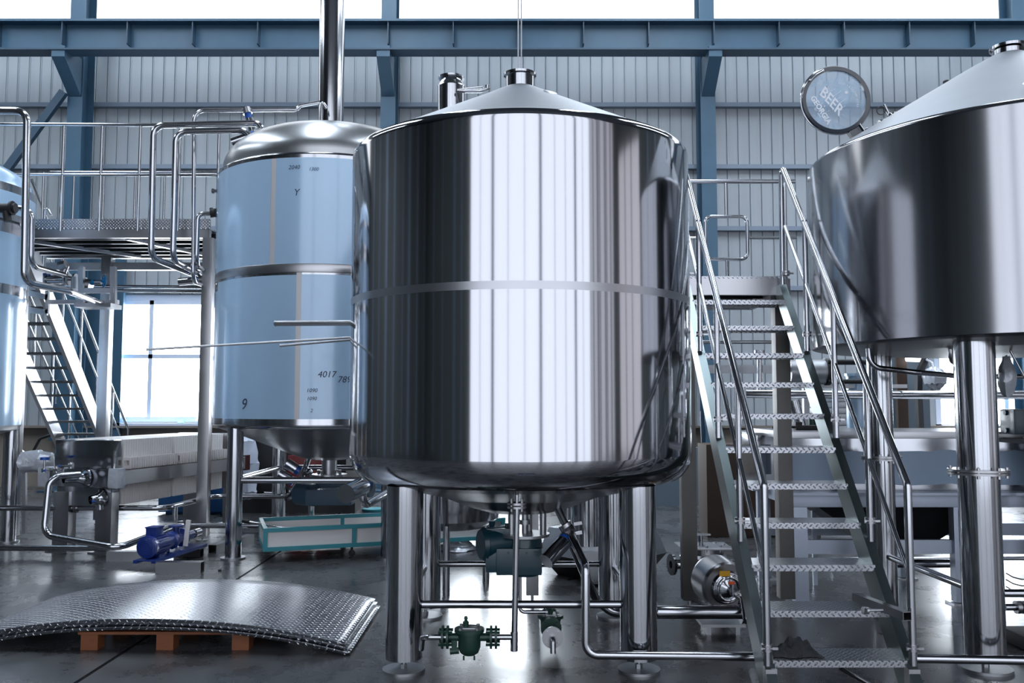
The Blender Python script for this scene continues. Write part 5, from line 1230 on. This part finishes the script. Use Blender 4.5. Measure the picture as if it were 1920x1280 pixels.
# under the film wrapped tank: outlet piping and actuators
O = thing('pneumatic_valve', 'upper slanted pneumatic actuator under the film wrapped tank', 'valve', at(545, 875, 9.8))
m = MB(); m.cyl(at(538, 868, 9.8), at(556, 880, 9.8), .055, n=24); m.build('actuator', STEEL, O); m = MB(); m.cyl(at(556, 880, 9.8), at(562, 884, 9.8), .05, n=24); m.build('blue_collar', BLUEV, O)
O = thing('pneumatic_valve', 'lower slanted pneumatic actuator under the film wrapped tank', 'valve', at(530, 895, 9.9))
m = MB(); m.cyl(at(524, 888, 9.9), at(545, 900, 9.9), .055, n=24); m.build('actuator', STEEL, O); m = MB(); m.cyl(at(545, 900, 9.9), at(551, 904, 9.9), .05, n=24); m.build('blue_collar', BLUEV, O)
m = MB(); m.tube([at(572, 888, 10.0), at(580, 880, 10.05), at(584, 900, 10.1), (at(584, 960, 10.1).x, 10.1, .1)], .034, bend=.1); tag(m.build('drop_pipe', PIPE), 'pipe dropping to the floor beneath the cone of the film wrapped tank', 'pipe')
m = MB(); m.lathe([(0, 0), (.09, 0), (.09, .02), (.05, .03)], fl(538, 925, .48), (-.2, -1, .1), n=28); m.tube([fl(538, 925, .48), fl(495, 923, .50)], .008); tag(m.build('blank_disc', STEEL), 'round blank disc on the long pipe under the film wrapped tank', 'disc')
# drum actuator and pipe left of the central tank
O = thing('pneumatic_valve', 'large round faced pneumatic actuator hanging just left of the central tank leg', 'valve', at(660, 920, 7.4))
m = MB(); m.cyl(at(648, 926, 7.2), at(678, 912, 7.55), .078, n=36); m.build('actuator', STEEL, O); m = MB(); m.cyl(at(678, 912, 7.55), at(685, 908, 7.62), .075, n=28); m.build('blue_collar', BLUEV, O)
m = MB(); m.tube([at(680, 868, 7.5), at(681, 950, 7.5), at(722, 926, 7.9), at(760, 900, 8.3)], .032, n=18, bend=.08); tag(m.build('bent_pipe', PIPE), 'U bent pipe hanging left behind the central tank leg', 'pipe')
m = MB(); m.cyl(at(560, 925, 9.6), at(590, 928, 9.5), .12, n=24); m.box(at(620, 930, 9.5) + Vector((0, 0, 0)), (.5, .25, .17), bev=.03); tag(m.build('under_tank_motor', BLUEDARK), 'dark blue motor under the film wrapped tank', 'motor')

# machines far behind, under the film wrapped tank
m = MB(); a = at(455, 850, 12.5); m.lathe([(0, 0), (.15, 0), (.2, .1), (.22, .5), (.18, .8), (.1, .9), (0, .92)], (a.x, 12.5, .25), n=18)
for v in m.bm.verts: v.co += Vector((random.uniform(-.02, .02), random.uniform(-.02, .02), random.uniform(-.02, .02)))
tag(m.build('wrapped_bundle', BAGW), 'white film wrapped bundle standing behind the film wrapped tank leg', 'bundle')
m = MB(); m.box((at(560, 880, 13.0).x, 13.2, .75), (1.5, .9, .9), bev=.05); m.box((at(520, 840, 13.0).x, 13.1, 1.3), (1.1, .6, .3), bev=.05); o = m.build('black_machine', BLACK); tag(o, 'large black machine far behind the film wrapped tank', 'machine')
ORG[o.name] = Vector(o.location)
m = MB(); m.box((at(575, 890, 12.6).x, 12.65, .60), (.55, .12, .5), bev=.03); m.build('red_cover', REDM, o); m = MB(); m.box((at(660, 850, 12.6).x, 12.65, .95), (.3, .1, .2), bev=.03); m.build('orange_cover', ORNG, o)
m = MB(); m.box((at(555, 905, 13).x, 13.1, .16), (1.8, .5, .32)); m.build('skid', DARKST, o)
m = MB(); m.box((at(370, 950, 12.9).x, 12.9, .25), (.95, .5, .42), bev=.02); m.box((at(370, 950, 12.9).x, 12.9, .04), (.8, .3, .08)); tag(m.build('blue_crate', simple('blue_crate_plastic', (.01, .09, .25), .5)), 'blue crate on the far floor behind the filter press', 'crate')
m = MB(); p = fl(145, 915); m.box((at(150, 900, 13.5).x, 13.5, .2), (.5, .4, .3), bev=.08); m.box((at(150, 900, 13.5).x, 13.5, .03), (.4, .3, .06)); tag(m.build('white_sack', BAGW), 'white sack on the floor far left behind the press', 'sack')
m = MB(); p = fl(755, 938, 0.0); m.lathe([(0, 0), (.16, 0), (.17, .02), (.17, .04), (0, .05)], fl(700, 958), n=24); tag(m.build('floor_disc', TEAL), 'low teal disc on the floor beyond the teal trolley', 'disc')
# small dark scrap on the floor
m = MB(); m.box(fl(412, 1071) + Vector((0, 0, .01)), (.03, .03, .02), rz=.4); tag(m.build('floor_scrap', BLACK), 'tiny dark scrap on the floor left of the film wrapped tank foot', 'scrap')
bpy.context.view_layer.update()
